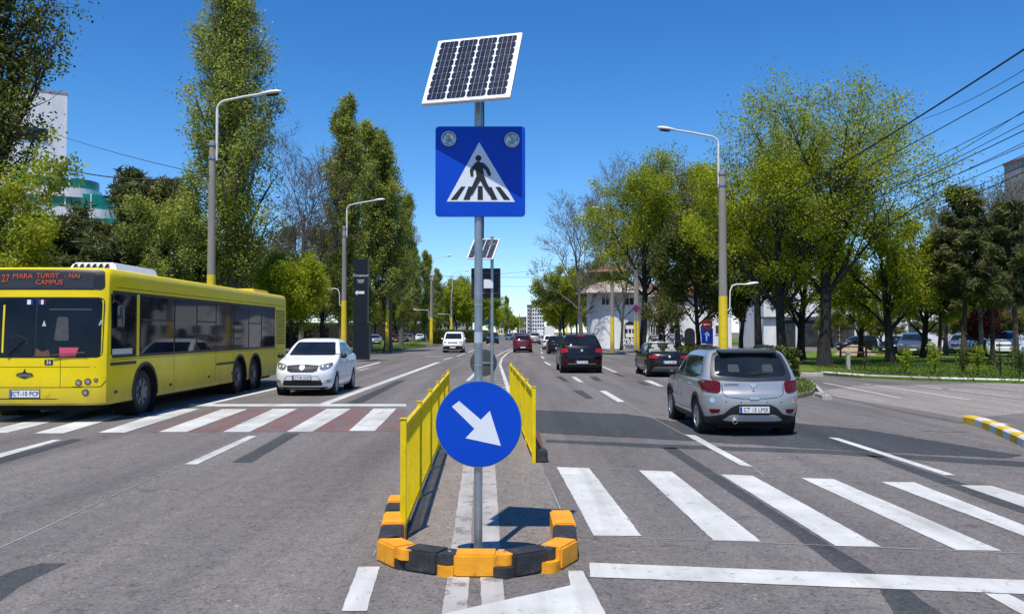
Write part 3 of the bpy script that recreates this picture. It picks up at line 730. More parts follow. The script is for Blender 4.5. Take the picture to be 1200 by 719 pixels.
for i, (px, Y, yy, yc) in enumerate(((699, 100, 374, 300), (681, 125, 376, 318), (676, 150, 378, 330))):
    lamp_px(['yellow-footed lamp post beside the trees left of the villa', 'second yellow-footed lamp post left of the villa, beyond the first', 'thin distant lamp post at the left of the three before the villa trees'][i],
            px, Y, -1, yy, yc, yc-14, px-9, rb=.18)
for i, (px, Y) in enumerate(((574, 240), (584, 290), (590, 340), (609, 330), (655, 260), (664, 200))):
    side = 1 if px < 600 else -1
    lamp_px('tiny far street lamp with yellow foot lining the avenue', px, Y, side, 389-3.2*1000/Y*.5, 389-7*1000/Y, 389-8.6*1000/Y, px+side*8, rb=.2, group='far street lamps of the avenue')
# ------------------------------------------------------------------ vehicles
def pchip(xs, ys, x):
    n = len(xs)
    if x <= xs[0]: return ys[0]
    if x >= xs[-1]: return ys[-1]
    h = [xs[i+1]-xs[i] for i in range(n-1)]; dl = [(ys[i+1]-ys[i])/h[i] for i in range(n-1)]
    def m(i):
        if i == 0: return dl[0]
        if i == n-1: return dl[-1]
        a, b = dl[i-1], dl[i]
        return 0 if a*b <= 0 else 2*a*b/(a+b)
    i = max(j for j in range(n-1) if xs[j] <= x)
    t = (x-xs[i])/h[i]; a = m(i)*h[i]; b = m(i+1)*h[i]
    return ys[i]*(2*t**3-3*t*t+1)+a*(t**3-2*t*t+t)+ys[i+1]*(-2*t**3+3*t*t)+b*(t**3-t*t)
# level: z, y front, y rear, half width, front bow, front corner, rear bow, rear corner
PRESET = dict(
 hatch=[(.19,1.80,-1.80,.72,.12,.20,.06,.2),(.24,1.95,-1.93,.80,.14,.28,.08,.25),(.40,2.02,-2.02,.85,.15,.36,.09,.32),(.58,2.04,-2.05,.865,.15,.38,.09,.34),(.72,2.00,-2.04,.87,.15,.38,.08,.32),
        (.82,1.92,-1.99,.87,.16,.36,.06,.28),(.89,1.74,-1.965,.862,.16,.30,.05,.24),(.95,1.40,-1.95,.85,.14,.22,.05,.20),(1.00,1.02,-1.93,.835,.12,.14,.05,.18),(1.06,.86,-1.905,.81,.12,.10,.05,.16),(1.22,.60,-1.80,.765,.11,.08,.05,.14),
        (1.38,.30,-1.68,.715,.10,.08,.05,.12),(1.46,.10,-1.61,.675,.09,.10,.05,.12),(1.505,-.12,-1.55,.62,.10,.12,.05,.14),(1.53,-.40,-1.42,.52,.1,.12,.06,.14),(1.54,-.6,-1.1,.3,.08,.1,.06,.1)],
 sedan=[(.17,1.86,-1.95,.72,.12,.20,.06,.2),(.24,2.02,-2.10,.80,.15,.28,.08,.25),(.40,2.10,-2.16,.85,.16,.38,.10,.34),(.56,2.12,-2.17,.865,.17,.42,.10,.36),(.70,2.08,-2.16,.868,.18,.42,.09,.34),
        (.80,1.98,-2.14,.866,.18,.38,.08,.3),(.88,1.74,-2.11,.858,.18,.30,.08,.26),(.95,1.40,-2.06,.845,.15,.22,.07,.22),(1.00,1.06,-1.98,.83,.13,.14,.07,.16),(1.045,.92,-1.70,.81,.12,.10,.06,.12),(1.10,.80,-1.52,.79,.12,.10,.05,.10),(1.24,.56,-1.28,.73,.11,.08,.05,.10),
        (1.38,.26,-1.00,.66,.10,.08,.05,.1),(1.45,.04,-.80,.60,.09,.10,.05,.12),(1.485,-.15,-.62,.50,.09,.12,.05,.12),(1.495,-.25,-.5,.3,.06,.1,.05,.1)],
 suv=[(.24,2.10,-2.10,.80,.12,.20,.06,.2),(.32,2.28,-2.26,.90,.15,.28,.08,.25),(.50,2.33,-2.33,.93,.16,.38,.09,.30),(.72,2.34,-2.34,.945,.17,.40,.08,.30),(.88,2.28,-2.31,.945,.18,.38,.07,.28),
      (1.00,2.08,-2.27,.938,.18,.32,.06,.24),(1.07,1.70,-2.25,.925,.16,.24,.06,.22),(1.12,1.30,-2.23,.91,.13,.14,.06,.2),(1.20,1.06,-2.19,.88,.12,.10,.05,.16),(1.40,.70,-2.06,.80,.11,.08,.05,.14),
      (1.56,.40,-1.94,.73,.10,.08,.05,.14),(1.66,.12,-1.84,.67,.09,.10,.05,.14),(1.71,-.15,-1.70,.58,.09,.12,.05,.14),(1.73,-.5,-1.4,.4,.08,.1,.05,.1)],
 van=[(.20,1.95,-2.05,.76,.12,.20,.03,.08),(.28,2.10,-2.14,.84,.14,.28,.03,.1),(.50,2.16,-2.17,.88,.15,.36,.03,.1),(.75,2.14,-2.17,.89,.16,.36,.03,.1),(.92,2.04,-2.17,.89,.16,.32,.03,.1),
      (1.03,1.78,-2.17,.885,.16,.24,.03,.1),(1.10,1.42,-2.16,.875,.14,.16,.03,.1),(1.18,1.22,-2.16,.86,.12,.1,.03,.1),(1.45,.92,-2.14,.81,.11,.08,.03,.1),(1.66,.62,-2.12,.76,.1,.08,.03,.1),
      (1.76,.40,-2.09,.71,.09,.1,.03,.1),(1.81,.1,-2.02,.62,.08,.12,.03,.1),(1.83,-.2,-1.9,.4,.06,.1,.03,.1)],
)
def shell(levels, sub=5, nf=9, ns=12, zmax=None):
    zs = []
    for i in range(len(levels)-1):
        for k in range(sub): zs.append(levels[i][0]+(levels[i+1][0]-levels[i][0])*k/sub)
    zs.append(levels[-1][0])
    if zmax: zs = [z for z in zs if z <= zmax]
    cols = list(zip(*levels))
    f = lambda z: [pchip(cols[0], cols[j], z) for j in range(1, 8)]
    vs = []; n = None
    for z in zs:
        yf, yr, w, bf, cf, br, cr = f(z); ring = []
        for k in range(-nf, nf+1):
            s = math.sin(k/nf*PI/2); q = (1-math.cos(k/nf*PI/2))
            ring.append((w*s, yf-bf*s*s-cf*q**1.6, z))
        ya = yf-bf-cf; yb = yr+br+cr
        for k in range(1, ns): ring.append((w, ya+(yb-ya)*k/ns, z))
        for k in range(nf, -nf-1, -1):
            s = math.sin(k/nf*PI/2); q = (1-math.cos(k/nf*PI/2))
            ring.append((w*s, yr+br*s*s+cr*q**1.6, z))
        for k in range(1, ns): ring.append((-w, yb+(ya-yb)*k/ns, z))
        n = len(ring); vs += ring
    R = len(zs)
    fs = [(i*n+k, i*n+(k+1) % n, (i+1)*n+(k+1) % n, (i+1)*n+k) for i in range(R-1) for k in range(n)]
    fs += [tuple(range(n)), tuple((R-1)*n+k for k in range(n))[::-1]]
    return vs, fs, f
def boolean(me, cutters):
    o = bpy.data.objects.new('tmp', me); COL.objects.link(o); cs = []
    for c in cutters:
        co = c.build('cut', MAT['under']); cs.append(co)
        md = o.modifiers.new('b', 'BOOLEAN'); md.operation = 'DIFFERENCE'; md.solver = 'EXACT'; md.object = co
    dg = bpy.context.evaluated_depsgraph_get(); dg.update()
    r = bpy.data.meshes.new_from_object(o.evaluated_get(dg))
    bpy.data.objects.remove(o)
    for c in cs: bpy.data.objects.remove(c)
    return r
def surf_patch(name, bvh, poly, proj, mat, parent, off=.004, grid=.06, depth=.008):
    """poly in 2-D: side views use (y,z), end views use (x,z). proj: 'L','R','F','B'"""
    bm = bmesh.new()
    to3 = {'L': lambda a, b: (0, a, b), 'R': lambda a, b: (0, a, b), 'F': lambda a, b: (a, 0, b), 'B': lambda a, b: (a, 0, b)}[proj]
    pts = [Vector(to3(*p)) for p in poly]
    tri = tessellate_polygon([pts]); vv = [bm.verts.new(p) for p in pts]
    for t in tri:
        try: bm.faces.new([vv[i] for i in t])
        except ValueError: pass
    ax = 1 if proj in 'LR' else 0
    for axis, lo, hi in ((ax, min(p[0] for p in poly), max(p[0] for p in poly)), (2, min(p[1] for p in poly), max(p[1] for p in poly))):
        c = math.floor(lo/grid)*grid+grid
        while c < hi:
            co = Vector((0, 0, 0)); co[axis] = c; no = Vector((0, 0, 0)); no[axis] = 1
            bmesh.ops.bisect_plane(bm, geom=bm.verts[:]+bm.edges[:]+bm.faces[:], plane_co=co, plane_no=no); c += grid
    D = {'L': Vector((1, 0, 0)), 'R': Vector((-1, 0, 0)), 'F': Vector((0, -1, 0)), 'B': Vector((0, 1, 0))}[proj]
    nr = {}
    for v in bm.verts:
        o = v.co-D*6; h, nrm, idx, dist = bvh.ray_cast(o, D)
        if h is None: h, nrm, idx, dist = bvh.find_nearest(v.co-D*1.0)
        if nrm.dot(D) > 0: nrm = -nrm
        v.co = h; nr[v] = nrm
    for v, n in nr.items(): v.co = v.co+n*off
    bmesh.ops.recalc_face_normals(bm, faces=bm.faces)
    if sum((f.normal.dot(D) for f in bm.faces)) > 0: bmesh.ops.reverse_faces(bm, faces=bm.faces)
    edges = [e for e in bm.edges if e.is_boundary]
    r = bmesh.ops.extrude_edge_only(bm, edges=edges)
    for v in [g for g in r['geom'] if isinstance(g, bmesh.types.BMVert)]: v.co += D*depth
    me = bpy.data.meshes.new(name); bm.to_mesh(me); bm.free(); me.materials.append(mat); me.shade_smooth(); me.set_sharp_from_angle(angle=math.radians(40))
    o = bpy.data.objects.new(name, me); COL.objects.link(o); o.parent = parent; return o
def rpoly(pts, r=.03, n=4):
    """round the corners of a polygon"""
    out = []; N = len(pts)
    for i in range(N):
        p = Vector(pts[i]); a = Vector(pts[i-1]); b = Vector(pts[(i+1) % N])
        da = (a-p); db = (b-p); ra = min(r, da.length*.45); rb = min(r, db.length*.45)
        A = p+da.normalized()*ra; B = p+db.normalized()*rb
        for k in range(n+1):
            t = k/n; out.append(tuple(A*(1-t)**2+p*2*t*(1-t)+B*t*t))
    return out
def mir(pts): return [(-x, z) for x, z in pts][::-1]
def wheel(parent, x, y, r, wd, side, rimmat, spokes=5, rr=.66):
    """side +1: outer face towards +x"""
    t = wd/2; pr = [(-t, r*rr), (-t, r*.93), (-t*.86, r*.985), (-t*.4, r), (t*.4, r), (t*.86, r*.985), (t, r*.93), (t*.98, r*rr)]
    ty = MB().lathe([(a*side, b) for a, b in pr], 'x', 36, (x, y, r), closed=True).build('wheel', MAT['tyre'], parent, 45)
    m = MB(); f = t*side
    m.lathe([(f*.96, r*rr), (f*.99, r*(rr-.03)), (f*.6, r*(rr-.07)), (f*.25, r*(rr-.1)), (f*.2, 0)], 'x', 36, (x, y, r))
    for k in range(spokes):
        a = 2*PI*k/spokes+.3; c, s = math.cos(a), math.sin(a); w1, w2 = r*.10, r*.075
        P = lambda d, rad, dep: (x+dep, y+c*rad-s*d, r+s*rad+c*d)
        vs = [P(-w1, r*.08, f*.80), P(w1, r*.08, f*.80), P(w2, r*(rr-.03), f*.93), P(-w2, r*(rr-.03), f*.93)]
        vs2 = [(p[0]-f*.25, p[1], p[2]) for p in vs]
        m.add(vs+vs2, [(0, 1, 2, 3), (4, 7, 6, 5), (0, 4, 5, 1), (1, 5, 6, 2), (2, 6, 7, 3), (3, 7, 4, 0)], 0)
    m.lathe([(f*.86, 0), (f*.86, r*.10), (f*.7, r*.14)], 'x', 16, (x, y, r))
    m.build('rim', rimmat, ty, 40)
    return ty
def plate(parent, bvh, x, z, end, s, w=.52, h=.11, txt=True):
    D = -1 if end == 'F' else 1
    hit = bvh.ray_cast(Vector((x, -6*D, z)), Vector((0, D, 0)))[0]
    y = (hit.y if hit else -D*2)-D*.014
    b = MB().box(x-w/2, min(y, y-D*.006), z-h/2, x+w/2, max(y, y-D*.006), z+h/2).build('number_plate', MAT['plate'], parent, bevel=.002)
    MB().box(x-w/2-.012, min(y+D*.001, y+D*.012), z-h/2-.012, x+w/2+.012, max(y+D*.001, y+D*.012), z+h/2+.012).build('plate_frame', MAT['black'], b)
    sgn = 1 if end == 'B' else -1
    xe = x-sgn*w/2
    MB().box(min(xe+sgn*.004, xe+sgn*.045), y-D*.0075, z-h/2+.004, max(xe+sgn*.004, xe+sgn*.045), y-D*.0065, z+h/2-.004).build('country_strip', MAT['eub'], b)
    if s:
        rot = (PI/2, 0, 0) if end == 'B' else (PI/2, 0, PI)
        text_mesh('lettering', s, h*.92, MAT['ink'], b, (x+sgn*.022, y-D*.009, z-.002), rot, sx=.88)
    return b
def mirror(parent, x, y, z, side, paint, s=1):
    c = Vector((x+side*.13*s, y, z)); vs = []; n = 10
    m = MB(); rows = [(-.09, .3), (-.06, .85), (0, 1), (.05, .9), (.075, .5)]
    for a, k in rows:
        for j in range(n):
            th = 2*PI*j/n; vs.append((c.x+.105*s*k*math.cos(th), c.y+a*s, c.z+.075*s*k*math.sin(th)))
    fs = [(i*n+k, i*n+(k+1) % n, (i+1)*n+(k+1) % n, (i+1)*n+k) for i in range(4) for k in range(n)]+[tuple(range(n)), tuple(4*n+k for k in range(n))]
    m.add(vs, fs); m.box(min(x-side*.03, c.x), y-.02, z-.05, max(x-side*.03, c.x), y+.03, z-.02)
    return m.build('wing_mirror', paint, parent, 50)
def base_car(kind, label, paint, loc, rz, sc, cat='car', group=None, name='car', wr=.315, wb=None, wf=None, clad=None, rim=None, zmax=None, extra_cut=None, side_glass=True, tail='lamp_r', spokes=5, lowdetail=False, ax=None, mirz=None):
    t = thing(name, label, cat, loc, rz, sc, group)
    lv = PRESET[kind]
    vs, fs, f = shell(lv, sub=3 if lowdetail else 5, zmax=zmax)
    me = bpy.data.meshes.new('body'); me.from_pydata(vs, [], fs)
    bm = bmesh.new(); bm.from_mesh(me); bmesh.ops.recalc_face_normals(bm, faces=bm.faces); bm.to_mesh(me); bm.free()
    full = BVHTree.FromPolygons([Vector(v) for v in vs], fs)
    W = max(l[3] for l in lv); yF = max(l[1] for l in lv); yR = min(l[2] for l in lv)
    wf = wf or yF-.80; wb = wb or yR+.74
    cuts = []
    for y in (wf, wb):
        for s in (-1, 1):
            cuts.append(MB().lathe([(s*(W-.27), 0), (s*(W-.27), wr+.05), (s*(W+.3), wr+.05), (s*(W+.3), 0)], 'x', 32, (0, y, wr)))
    if extra_cut: cuts += extra_cut
    body = boolean(me, cuts); body.name = 'body'
    body.materials.clear(); body.materials.append(paint)
    body.shade_smooth(); body.set_sharp_from_angle(angle=math.radians(32))
    bo = bpy.data.objects.new('body', body); COL.objects.link(bo); bo.parent = t
    rim = rim or MAT['rim']
    for y in (wf, wb):
        for s in (-1, 1):
            wheel(t, s*(W-.115), y, wr, .205, s, rim, spokes)
            MB().lathe([(s*(W-.28), 0), (s*(W-.28), wr+.046), (s*(W-.03), wr+.046)], 'x', 24, (0, y, wr)).build('wheel_well', MAT['under'], t)
    MB().box(-W+.28, yR+.3, .14, W-.28, yF-.3, lv[0][0]+.02).build('underbody', MAT['under'], t)
    return t, full, f, bo, (W, yF, yR, wf, wb)
def interp_edge(f, z, front):
    yf, yr, w, bf, cf, br, cr = f(z)
    return (yf-bf-cf) if front else (yr+br+cr)
def glasshouse(t, bvh, f, zb, zt, split, ins_f=.10, ins_r=.12, gm=None, rear_in=None, zwb=None, rear=True, trim=True, van=False, rg=None):
    gm = gm or MAT['glass']
    A = lambda z: interp_edge(f, z, True)-ins_f; B = lambda z: interp_edge(f, z, False)+ins_r
    for pj in 'LR':
        e = B if not van else (lambda z: split[-1])
        cuts = [None]+list(split)+[None]
        pol = []
        q = [A(zb)-.03, *split, (None)]
        # front light
        s0 = split[0]
        pol.append([(A(zb), zb), (A((zb+zt)/2), (zb+zt)/2), (A(zt), zt), (s0+.03, zt), (s0+.03, zb)])
        if not van:
            if len(split) > 1:
                pol.append([(s0-.03, zb), (s0-.03, zt), (split[1]+.02, zt), (split[1]+.02, zb)])
                pol.append([(split[1]-.02, zb), (split[1]-.02, zt), (B(zt), zt-.01), (B((zb+zt)/2), (zb+zt)/2+.02), (B(zb), zb+.06)])
            else:
                pol.append([(s0-.03, zb), (s0-.03, zt), (B(zt), zt-.01), (B((zb+zt)/2), (zb+zt)/2+.02), (B(zb), zb+.04)])
        for p in pol: surf_patch('side_window', bvh, rpoly(p, .035), pj, gm, t, .004)
    w = lambda z: f(z)[2]
    zw = zwb or zb
    surf_patch('windscreen', bvh, rpoly([(-w(zw)*.86, zw+.02), (w(zw)*.86, zw+.02), (w(zt)*.86, zt+.02), (-w(zt)*.86, zt+.02)], .05), 'F', gm, t, .004, .08)
    if rear:
        a, b, c = rg or (zb+.05, zt+.02, .80)
        surf_patch('rear_window', bvh, rpoly([(-w(a)*c, a), (w(a)*c, a), (w(b)*c*1.02, b), (-w(b)*c*1.02, b)], .09), 'B', gm, t, .005, .08)
def seam(t, bvh, pts, pj, w=.008, name='door_seam'):
    """thin gap line as a patch"""
    P = [Vector(p) for p in pts]; L_ = []; R = []
    for i, p in enumerate(P):
        d = (P[min(i+1, len(P)-1)]-P[max(i-1, 0)]).normalized(); n = Vector((-d.y, d.x))*w/2; L_.append(p+n); R.append(p-n)
    return surf_patch(name, bvh, [tuple(x) for x in L_+R[::-1]], pj, MAT['seam'], t, .0012, .10, .001)
def ring_pts(y, z, r0, r1, a0=0, a1=180, n=20):
    o = [(y+r1*math.cos(math.radians(a0+(a1-a0)*k/n)), z+r1*math.sin(math.radians(a0+(a1-a0)*k/n))) for k in range(n+1)]
    i = [(y+r0*math.cos(math.radians(a1-(a1-a0)*k/n)), z+r0*math.sin(math.radians(a1-(a1-a0)*k/n))) for k in range(n+1)]
    return o+i
def disc(x, z, r, n=16): return [(x+r*math.cos(2*PI*k/n), z+r*math.sin(2*PI*k/n)) for k in range(n)]

# --- silver hatchback, seen from behind
SC = .925
def silver_hatch():
    g0 = G(795, 490); g1 = G(817.5, 507)
    t, bvh, f, bo, (W, yF, yR, wf, wb) = base_car('hatch', 'silver high-riding hatchback with roof rails driving away beside the zebra crossing', MAT['silver'], (0, 0, 0), 0, SC, 'car', wr=.325, wf=1.24, wb=-1.30, spokes=8)
    t.location = (G(818, 507).x+W*SC-.03, G(818, 507).y+1.30*SC+.05, 0)
    glasshouse(t, bvh, f, 1.0, 1.40, [.0, -.95], ins_r=.20, rear=False)
    g = MAT['glass']
    surf_patch('rear_window', bvh, rpoly([(-.63, 1.07), (0, 1.035), (.63, 1.07), (.615, 1.25), (.575, 1.43), (-.575, 1.43), (-.615, 1.25)], .09), 'B', g, t, .008, .07)
    dark = M('grey_tailgate_trim', (.035, .038, .043), .4, .2, .05, 2, coat=.2)
    # darker band around the rear glass and roof edge
    surf_patch('window_surround', bvh, rpoly([(-.73, .985), (0, .965), (.73, .985), (.69, 1.24), (.61, 1.475), (-.61, 1.475), (-.69, 1.24)], .08), 'B', dark, t, .003, .07)
    # spoiler
    MB().prism([(-.54, -1.50, 1.50), (.54, -1.50, 1.50), (.50, -1.72, 1.465), (-.50, -1.72, 1.465)], (0, 0, .022)).build('spoiler', dark, t, bevel=.008)
    surf_patch('rear_wiper', bvh, rpoly([(-.02, 1.075), (.30, 1.10), (.30, 1.118), (.06, 1.125), (-.02, 1.12)], .01), 'B', MAT['under'], t, .022, .1, .012)
    for x_ in (-.30, .30):
        surf_patch('headrest_glimpse', bvh, rpoly([(x_-.10, 1.13), (x_+.10, 1.13), (x_+.09, 1.26), (x_-.09, 1.26)], .03), 'B', M('dim_seat', (.035, .038, .04), .8, 0, .2, 9), t, .0088, .07, .001)
    for s in (1, -1):
        pl = rpoly([(-.83, .99), (-.60, .975), (-.555, .955), (-.565, .80), (-.62, .765), (-.80, .79), (-.852, .84), (-.86, .95)], .04)
        if s < 0: pl = mir(pl)
        lm = surf_patch('tail_light', bvh, pl, 'B', MAT['lamp_r'], t, .016, .05, .02)
        inn = rpoly([(-.80, .95), (-.60, .94), (-.60, .83), (-.78, .84)], .03); inn = inn if s > 0 else mir(inn)
        surf_patch('lamp_lens', bvh, inn, 'B', MAT['lamp_r'], lm, .0185, .06, .001)
        pl = rpoly([(-.75, .485), (-.565, .49), (-.60, .415), (-.71, .415)], .02); pl = pl if s > 0 else mir(pl)
        surf_patch('reflector', bvh, pl, 'B', MAT['lamp_r'], t, .010, .06)
    dk = rpoly([(-.83, .20), (-.83, .34), (-.66, .37), (-.52, .40), (-.40, .52), (-.28, .575), (.28, .575), (.40, .52), (.52, .40), (.66, .37), (.83, .34), (.83, .20)], .03)
    surf_patch('lower_bumper', bvh, dk, 'B', MAT['black'], t, .005, .06)
    sk = rpoly([(-.52, .30), (-.42, .375), (-.36, .395), (.36, .395), (.42, .375), (.52, .30), (.40, .285), (-.40, .285)], .02)
    surf_patch('skid_plate', bvh, sk, 'B', MAT['alu'], t, .018, .06, .02)
    seam(t, bvh, [(-.545, .99), (-.53, .76), (-.46, .70), (-.2, .675), (.2, .675), (.46, .70), (.53, .76), (.545, .99)], 'B', .012, 'tailgate_seam')
    surf_patch('tailgate_handle', bvh, rpoly([(-.08, .665), (.08, .665), (.09, .685), (-.09, .685)], .005), 'B', MAT['chrome'], t, .02, .06, .02)
    em = surf_patch('emblem', bvh, [(-.055, .935), (.055, .935), (.05, .895), (0, .855), (-.05, .895)], 'B', MAT['chrome'], t, .010, .06)
    surf_patch('tailgate_lock', bvh, disc(0, .81, .014), 'B', MAT['black'], t, .008, .06)
    text_mesh('model_lettering', 'SANDERO', .05, MAT['black'], t, (-.375, bvh.ray_cast(Vector((-.36, -6, .915)), Vector((0, 1, 0)))[0].y-.008, .915), (PI/2, 0, -.07), sx=1.1)
    plate(t, bvh, .0, .485, 'B', 'CT 15 LMX')
    for x in (-.42, -.2, .2, .42): surf_patch('parking_sensor', bvh, disc(x*1.15, .615, .011, 10), 'B', MAT['black'], t, .004, .06)
    surf_patch('sticker', bvh, disc(-.70, .64, .045), 'B', M('pale_blue_sticker', (.35, .60, .75), .5, 0, .2, 30), t, .004, .06)
    surf_patch('sticker', bvh, disc(.74, .62, .035), 'B', M('pale_pink_sticker', (.62, .42, .42), .5, 0, .2, 30), t, .004, .06)
    # exhaust
    MB().lathe([(-2.05, .032), (-2.05, .038), (-1.7, .038)], 'y', 16, (-.33, .02, .275)).build('exhaust', MAT['chrome'], t, 40)
    # cladding
    for pj in 'LR':
        for y in (wf, wb): surf_patch('arch_cladding', bvh, ring_pts(y, .325, .375, .435, -18, 198), pj, MAT['black'], t, .012, .05, .03)
        surf_patch('sill_cladding', bvh, [(wf-.44, .21), (wf-.43, .33), (wb+.43, .33), (wb+.44, .21)], pj, MAT['black'], t, .012, .08, .02)
        surf_patch('sill_strip', bvh, [(wf-.5, .335), (wf-.5, .355), (wb+.48, .355), (wb+.48, .335)], pj, MAT['alu'], t, .014, .1, .01)
        seam(t, bvh, [(.92, .40), (.90, .62), (.93, .93)], pj); seam(t, bvh, [(.02, .36), (-.02, .7), (.0, 1.0)], pj); seam(t, bvh, [(-1.0, .62), (-.93, .8), (-1.0, 1.0)], pj)
        seam(t, bvh, [(.92, .40), (.0, .38), (-.72, .40), (-.98, .62)], pj)
        for y in (.12, -.80): surf_patch('door_handle', bvh, rpoly([(y, .855), (y+.17, .86), (y+.17, .89), (y, .885)], .01), pj, MAT['silver'], t, .025, .06, .02)
        surf_patch('fuel_flap', bvh, rpoly([(-1.55, .70), (-1.38, .70), (-1.38, .86), (-1.55, .86)], .02), pj, MAT['silver'], t, .003, .06) if pj == 'R' else None
    for s in (-1, 1):
        MB().tube([(s*.56, .0, 1.50), (s*.565, -.12, 1.565), (s*.56, -.6, 1.59), (s*.55, -1.15, 1.575), (s*.535, -1.35, 1.51)], [.02, .018, .018, .018, .02], 10).build('roof_rail', MAT['black'], t, 50)
        mirror(t, s*.80, .76, 1.02, s, MAT['black'], .85)
    MB().tube([(0, -1.05, 1.54), (0, -1.2, 1.70)], [.006, .003], 6).build('aerial', MAT['black'], t)
    return t
silver_hatch()

def oncoming_front(t, bvh, paint, kind, txt=None, grille='bar'):
    pass
# --- white saloon coming towards the camera
def white_sedan():
    t, bvh, f, bo, (W, yF, yR, wf, wb) = base_car('sedan', 'white saloon car coming towards the camera beside the yellow bus', MAT['wpaint'], (0, 0, 0), PI, (SC*1.0, SC, SC*1.10), 'car', wr=.305, wf=1.30, wb=-1.31, rim=MAT['rim'], spokes=7)
    t.location = (G(361, 462).x, G(361, 462).y+1.30*SC, 0)
    glasshouse(t, bvh, f, 1.02, 1.375, [-.02, -.82], ins_r=.16)
    for pj in 'LR':
        seam(t, bvh, [(.95, .40), (.92, .62), (.95, .96)], pj); seam(t, bvh, [(.02, .34), (-.02, .7), (-.02, 1.0)], pj); seam(t, bvh, [(-.98, .62), (-.85, .8), (-.82, 1.02)], pj)
        seam(t, bvh, [(.95, .38), (0, .36), (-.8, .38), (-.98, .6)], pj)
        for y in (.12, -.76): surf_patch('door_handle', bvh, rpoly([(y, .855), (y+.17, .86), (y+.17, .885), (y, .88)], .01), pj, MAT['wpaint'], t, .022, .06, .02)
        surf_patch('side_moulding', bvh, [(wf-.40, .42), (wf-.40, .455), (wb+.42, .455), (wb+.42, .42)], pj, MAT['wpaint'], t, .014, .1, .015)
    gr = rpoly([(-.46, .80), (0, .825), (.46, .80), (.43, .68), (.33, .625), (-.33, .625), (-.43, .68)], .03)
    gg = surf_patch('grille', bvh, gr, 'F', MAT['black'], t, .006, .05)
    for z in (.655, .715, .765):
        surf_patch('grille_bar', bvh, [(-.42, z), (.42, z), (.42, z+.016), (-.42, z+.016)], 'F', MAT['dgrey'], gg, .016, .08)
    surf_patch('emblem', bvh, rpoly([(-.07, .80), (.07, .80), (.06, .70), (0, .655), (-.06, .70)], .015), 'F', MAT['chrome'], t, .026, .04, .02)
    for s in (1, -1):
        hl = [(-.46, .795), (-.49, .70), (-.60, .68), (-.74, .73), (-.80, .80), (-.78, .86), (-.66, .845)]
        hl = rpoly(hl if s > 0 else mir(hl), .02)
        h = surf_patch('headlight', bvh, hl, 'F', MAT['lamp_w'], t, .012, .05, .015)
        for x in (-.56, -.68):
            surf_patch('lamp_bowl', bvh, disc(x*s, .768, .048), 'F', MAT['dgrey'], h, .017, .05, .003); surf_patch('lamp_bulb', bvh, disc(x*s, .768, .030), 'F', MAT['white'], h, .021, .05, .001)
        surf_patch('lamp_corner', bvh, rpoly([(-.725*s, .77), (-.79*s, .80), (-.77*s, .845), (-.72*s, .84)] if s > 0 else [(-.725*s, .77), (-.72*s, .84), (-.77*s, .845), (-.79*s, .80)], .01), 'F', MAT['dgrey'], h, .0165, .06, .002)
        ff = [(-.62, .42), (-.80, .46), (-.79, .345), (-.64, .33)]; ff = rpoly(ff if s > 0 else mir(ff), .02)
        q = surf_patch('fog_recess', bvh, ff, 'F', MAT['alu'], t, .005, .05); surf_patch('fog_lamp', bvh, disc(-.71*s, .39, .04), 'F', MAT['lamp_w'], q, .012, .05)
        mirror(t, s*.82, .80, 1.03, s, MAT['black'])
    surf_patch('air_intake', bvh, rpoly([(-.53, .42), (.53, .42), (.57, .30), (.53, .28), (-.53, .28), (-.57, .30)], .02), 'F', MAT['black'], t, .006, .05)
    surf_patch('bumper_crease', bvh, rpoly([(-.44, .54), (.44, .54), (.53, .44), (.5, .43), (.42, .525), (-.42, .525), (-.5, .43), (-.53, .44)], .01), 'F', MAT['alu'], t, .004, .05)
    plate(t, bvh, 0, .49, 'F', 'CT-83 DGP')
    surf_patch('lower_lip', bvh, [(-.66, .20), (.66, .20), (.70, .24), (-.70, .24)], 'F', MAT['black'], t, .006, .06)
    for s in (-1, 1): surf_patch('wiper', bvh, rpoly([(s*.55-.3, 1.055), (s*.55-.3, 1.068), (s*.3+.25, 1.10), (s*.3+.25, 1.087)], .004), 'F', MAT['black'], t, .012, .1)
    MB().tube([(0, .0, 1.48), (0, -.15, 1.62)], [.008, .004], 6).build('aerial', MAT['black'], t)
    for s in (1, -1): surf_patch('tail_light', bvh, [(s*.8, .95), (s*.6, .95), (s*.6, .75), (s*.8, .75)][::1 if s > 0 else -1], 'B', MAT['lamp_r'], t, .01, .06)
    return t
white_sedan()

